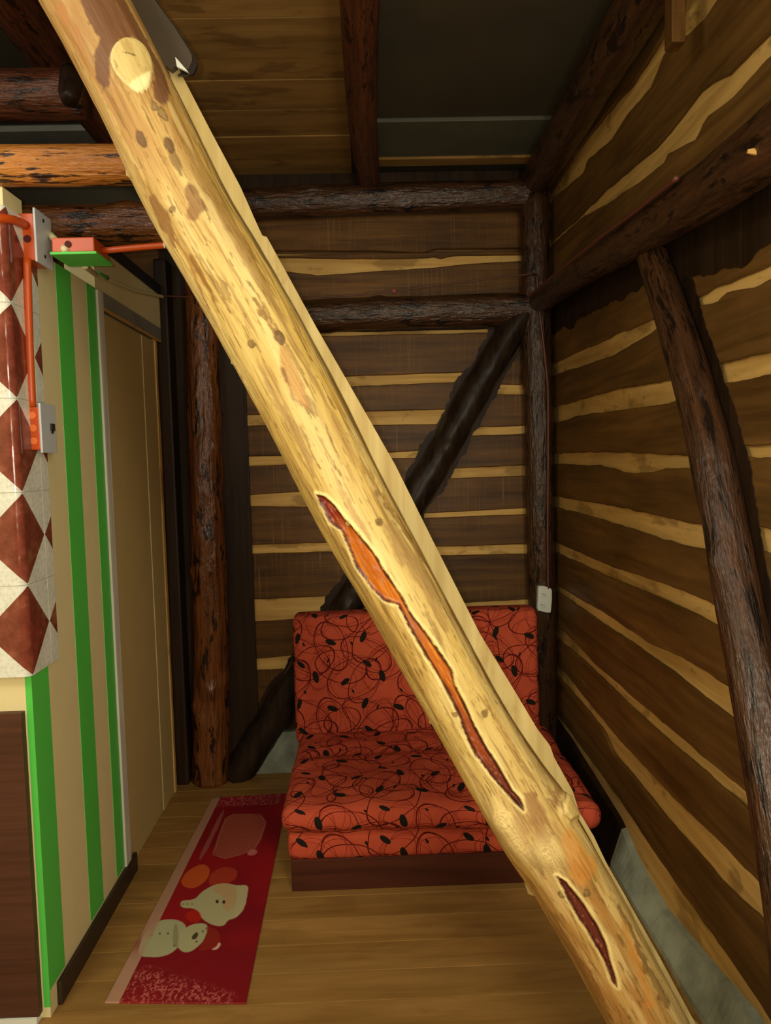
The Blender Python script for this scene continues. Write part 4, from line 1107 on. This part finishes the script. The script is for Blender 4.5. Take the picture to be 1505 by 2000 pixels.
sofa = empty('sofa', (0.2, 2.95, 0), 'low armless sofa in red fabric with black swirls and leaf dots, behind the leaning log', 'sofa')
PLN = wood('dark_plinth', (58, 28, 18), (84, 44, 28), 0, 0.5, 0.2, 0, 0.15)
MB().box((-0.302, 2.60, 0.0), (0.70, 3.3, 0.115), bev=0.004).build('plinth', PLN, sofa)
def d_low(W, q):
    s_ = W[:, 1:2]*0
    n1 = fbm(np.stack([W[:, 0]*5, W[:, 1]*3, W[:, 2]*6], 1), 3)-0.5
    W = W.copy(); W[:, 1] -= 0.012*n1*(q[:, 1] < -0.5); W[:, 2] += 0.006*n1*(q[:, 2] < 0)
    return W
cushion('base_cushion', (-0.312, 2.585, 0.112), (0.71, 3.3, 0.222), 0.03, sofa, d_low)
def d_seat(W, q):
    W = W.copy()
    n1 = fbm(np.stack([W[:, 0]*3.2, W[:, 1]*9, W[:, 2]*2], 1), 3)-0.5
    n2 = fbm(np.stack([W[:, 0]*8+5, W[:, 1]*14, W[:, 2]*5], 1), 3)-0.5
    top = (q[:, 2] > 0)
    crown = 0.022*(1-q[:, 0]**2)*(1-q[:, 1]**2)
    W[:, 2] += np.where(top, crown+0.028*n1+0.010*n2, 0.01*n1)
    W[:, 2] += np.where(top, -0.02*np.exp(-((W[:, 1]-3.05)/0.06)**2), 0)
    W[:, 1] += 0.016*n1*(q[:, 1] < -0.6)
    # front right corner reaches forward
    W[:, 1] -= 0.055*np.clip((W[:, 0]-0.2)/0.56, 0, 1)*np.clip((3.2-W[:, 1])/0.6, 0, 1)
    return W
cushion('seat_cushion', (-0.328, 2.545, 0.222), (0.765, 3.31, 0.318), 0.045, sofa, d_seat)
def d_back(W, q):
    W = W.copy()
    n1 = fbm(np.stack([W[:, 0]*2.5+9, W[:, 1]*3, W[:, 2]*4], 1), 3)-0.5
    W[:, 1] -= 0.012*(1-q[:, 0]**2)*(1-q[:, 2]**2)*(q[:, 1] < 0) + 0.016*n1
    W[:, 1] += 0.06*(W[:, 2]-0.3)
    W[:, 2] += 0.010*n1*(q[:, 2] > 0.5)
    return W
cushion('back_cushion', (-0.345, 3.30, 0.26), (0.735, 3.43, 0.825), 0.03, sofa, d_back, uvoff=(0.05, 0.62))

# ------------------------------------------------------------------ rug
A_, B_, C2_, D_ = (at(2, 0, *p) for p in [(205,1960),(480,1962),(562,1551),(415,1560)])
nu_, nv_ = 230, 620
su, sv = np.meshgrid(np.linspace(0, 1, nu_), np.linspace(0, 1, nv_), indexing='ij')
XY = (A_[:2]*((1-su)*(1-sv))[..., None]+B_[:2]*(su*(1-sv))[..., None]+C2_[:2]*(su*sv)[..., None]+D_[:2]*((1-su)*sv)[..., None])
def R2(pts): return np.array([at(2, 0, *p)[:2] for p in pts])
rX, rY = XY[..., 0], XY[..., 1]
rc = np.zeros(rX.shape+(3,))+c3((146, 20, 27))
nzr = fbm(np.stack([rX*30, rY*30, rX*0], 2), 4)
rc = mixc(rc, (112, 14, 25), sm(fbm(np.stack([rX*4, rY*4, rX*0], 2), 3), 0.4, 0.65)*0.7)
def blob(pts, c, m_=1.0, soft=0.002, jg=0.006):
    global rc
    sd = sdpoly(chaikin(R2(pts), 2), rX, rY)+(nzr-0.5)*jg
    rc = mixc(rc, c, (1-sm(sd, -soft, soft))*m_)
# snow drift speckle at the near end
sp_ = fbm(np.stack([rX*190, rY*130, rX*0+4], 2), 3, 0.7)
dr_ = sdpoly(R2([(235,1958),(262,1905),(290,1895),(330,1912),(380,1922),(420,1938),(450,1950),(440,1960)]), rX, rY)
rc = mixc(rc, (186, 98, 88), sm(sp_, 0.50, 0.64)*(1-sm(dr_, -0.02, 0.03))*0.85)
dr_ = sdpoly(R2([(420,1556),(550,1552),(545,1572),(418,1578)]), rX, rY)
rc = mixc(rc, (200, 110, 110), sm(sp_, 0.48, 0.60)*(1-sm(dr_, -0.01, 0.01))*0.6)
# lettering scroll block
blob([(415,1672),(425,1640),(440,1600),(455,1592),(508,1592),(520,1608),(510,1640),(498,1660),(470,1672),(440,1680)], (158, 84, 62), 0.75)
sd_ = sdpoly(R2([(415,1672),(425,1640),(440,1600),(455,1592),(508,1592),(520,1608),(510,1640),(498,1660),(470,1672),(440,1680)]), rX, rY)
rc = mixc(rc, (150, 50, 46), sm(np.sin(rX*330)*np.sin(rY*210+nzr*8), 0.2, 0.5)*(sd_ < -0.006)*0.6)
rc = mixc(rc, (176, 106, 84), np.exp(-((sd_+0.002)/0.003)**2)*0.6)
blob([(434,1584),(440,1584),(416,1640),(394,1682),(386,1682),(408,1636)], (160, 84, 76), 0.8)
blob([(482,1668),(494,1660),(504,1664),(500,1672),(486,1674)], (206, 120, 110), 0.7)
# orange bakes
blob([(352,1722),(370,1700),(398,1688),(412,1700),(404,1722),(380,1738),(358,1735)], (198, 88, 34), 0.85)
blob([(405,1730),(412,1706),(440,1694),(466,1702),(460,1722),(430,1732)], (176, 62, 34), 0.7)
# pale round figure with a cap
blob([(352,1760),(380,1760),(392,1745),(412,1732),(440,1726),(462,1732),(484,1730),(484,1745),(476,1780),(462,1795),(444,1800),(438,1812),(416,1810),(396,1800),(384,1776),(352,1776)], (176, 168, 124))
blob([(410,1740),(432,1726),(458,1732),(464,1750),(458,1770),(446,1785),(434,1776),(438,1756),(424,1748)], (188, 150, 104), 0.8)
blob([(462,1734),(484,1730),(484,1746),(476,1780),(460,1795),(452,1794),(464,1770)], (184, 172, 128))
for p in ((424,1763),(437,1764)): blob([(p[0]-4,p[1]),(p[0],p[1]-5),(p[0]+4,p[1]),(p[0],p[1]+5)], (60, 36, 24), 1, 0.002, 0)
for x_ in (357, 366, 375): blob([(x_-1.5,1768),(x_,1766),(x_+1.5,1768),(x_,1770)], (60, 40, 30), 1, 0.001, 0)
blob([(360,1785),(385,1778),(395,1790),(388,1806),(368,1802)], (190, 40, 20), 0.6)
# snowman lying down
blob([(270,1870),(272,1848),(284,1820),(304,1802),(335,1796),(358,1804),(366,1818),(352,1852),(328,1870),(300,1874)], (168, 164, 124))
blob([(344,1848),(350,1826),(366,1812),(384,1806),(404,1806),(406,1822),(394,1846),(372,1864),(352,1862)], (172, 166, 124))
blob([(400,1812),(420,1816),(432,1830),(424,1850),(400,1860),(384,1860),(396,1844),(406,1824)], (140, 40, 26), 0.8)
blob([(428,1842),(432,1848),(424,1858),(412,1858),(422,1852)], (214, 170, 150), 0.9)
blob([(374,1832),(384,1822),(388,1828),(382,1838),(375,1838)], (74, 60, 40), 1, 0.002, 0)
for p in ((396,1822),(384,1842),(296,1829),(312,1826),(328,1826),(340,1850)): blob([(p[0]-2.5,p[1]),(p[0],p[1]-3),(p[0]+2.5,p[1]),(p[0],p[1]+3)], (66, 50, 36), 0.9, 0.001, 0)
blob([(340,1810),(346,1806),(350,1850),(344,1856),(336,1846)], (120, 100, 70), 0.5)
blob([(286,1806),(298,1798),(304,1802),(290,1816)], (70, 30, 20), 0.8)
blob([(256,1874),(262,1864),(272,1872),(262,1876)], (70, 30, 20), 0.8)
# pale hem along the left side, broken where the snowman covers it
hem = sm(0.105-su, 0.0, 0.004)
rc = mixc(rc, (176, 134, 108), hem*(1-np.exp(-((sv-0.20)/0.035)**2)*0.6)*0.95)
Z_ = 0.0012+0.0030*(fbm(np.stack([rX*5, rY*5, rX*0+2], 2), 2))
Vr = np.stack([rX, rY, Z_+0.002], -1).reshape(-1, 3)
i, j = np.meshgrid(np.arange(nu_-1), np.arange(nv_-1), indexing='ij')
Fr = np.stack([i*nv_+j, (i+1)*nv_+j, (i+1)*nv_+j+1, i*nv_+j+1], -1).reshape(-1, 4)
# skirt down to the floor gives the mat its thickness
ring = [i_*nv_ for i_ in range(nu_)] + [(nu_-1)*nv_+j_ for j_ in range(1, nv_)] + [i_*nv_+nv_-1 for i_ in range(nu_-2, -1, -1)] + [j_ for j_ in range(nv_-2, 0, -1)]
base_i = len(Vr); sk_ = Vr[ring].copy(); sk_[:, 2] = 0.0003
Vr = np.concatenate([Vr, sk_]); n_ = len(ring)
Fs = np.array([(ring[(q+1) % n_], ring[q], base_i+q, base_i+(q+1) % n_) for q in range(n_)])
Fr = np.concatenate([Fr, Fs])
t = NT('printed_mat'); av_ = t.n('ShaderNodeAttribute', attribute_name='print'); t.color(av_.outputs['Color']); t.set('Roughness', 0.55); t.set('Specular IOR Level', 0.25)
t.bump(t.noise(t.coord('Object', (1, 1, 1)), 350, 2), 0.2, 0.001)
rug = mk('floor_mat', Vr, Fr, t.m, None, True)
ca = rug.data.color_attributes.new('print', 'FLOAT_COLOR', 'POINT')
rcf = np.concatenate([rc.reshape(-1, 3), rc.reshape(-1, 3)[ring]])
ca.data.foreach_set('color', np.concatenate([rcf, np.ones((len(rcf), 1))], 1).astype(np.float32).ravel())
tag(rug, 'thin red mat with a printed snowman, on the floor left of the sofa', 'mat')
print('built')
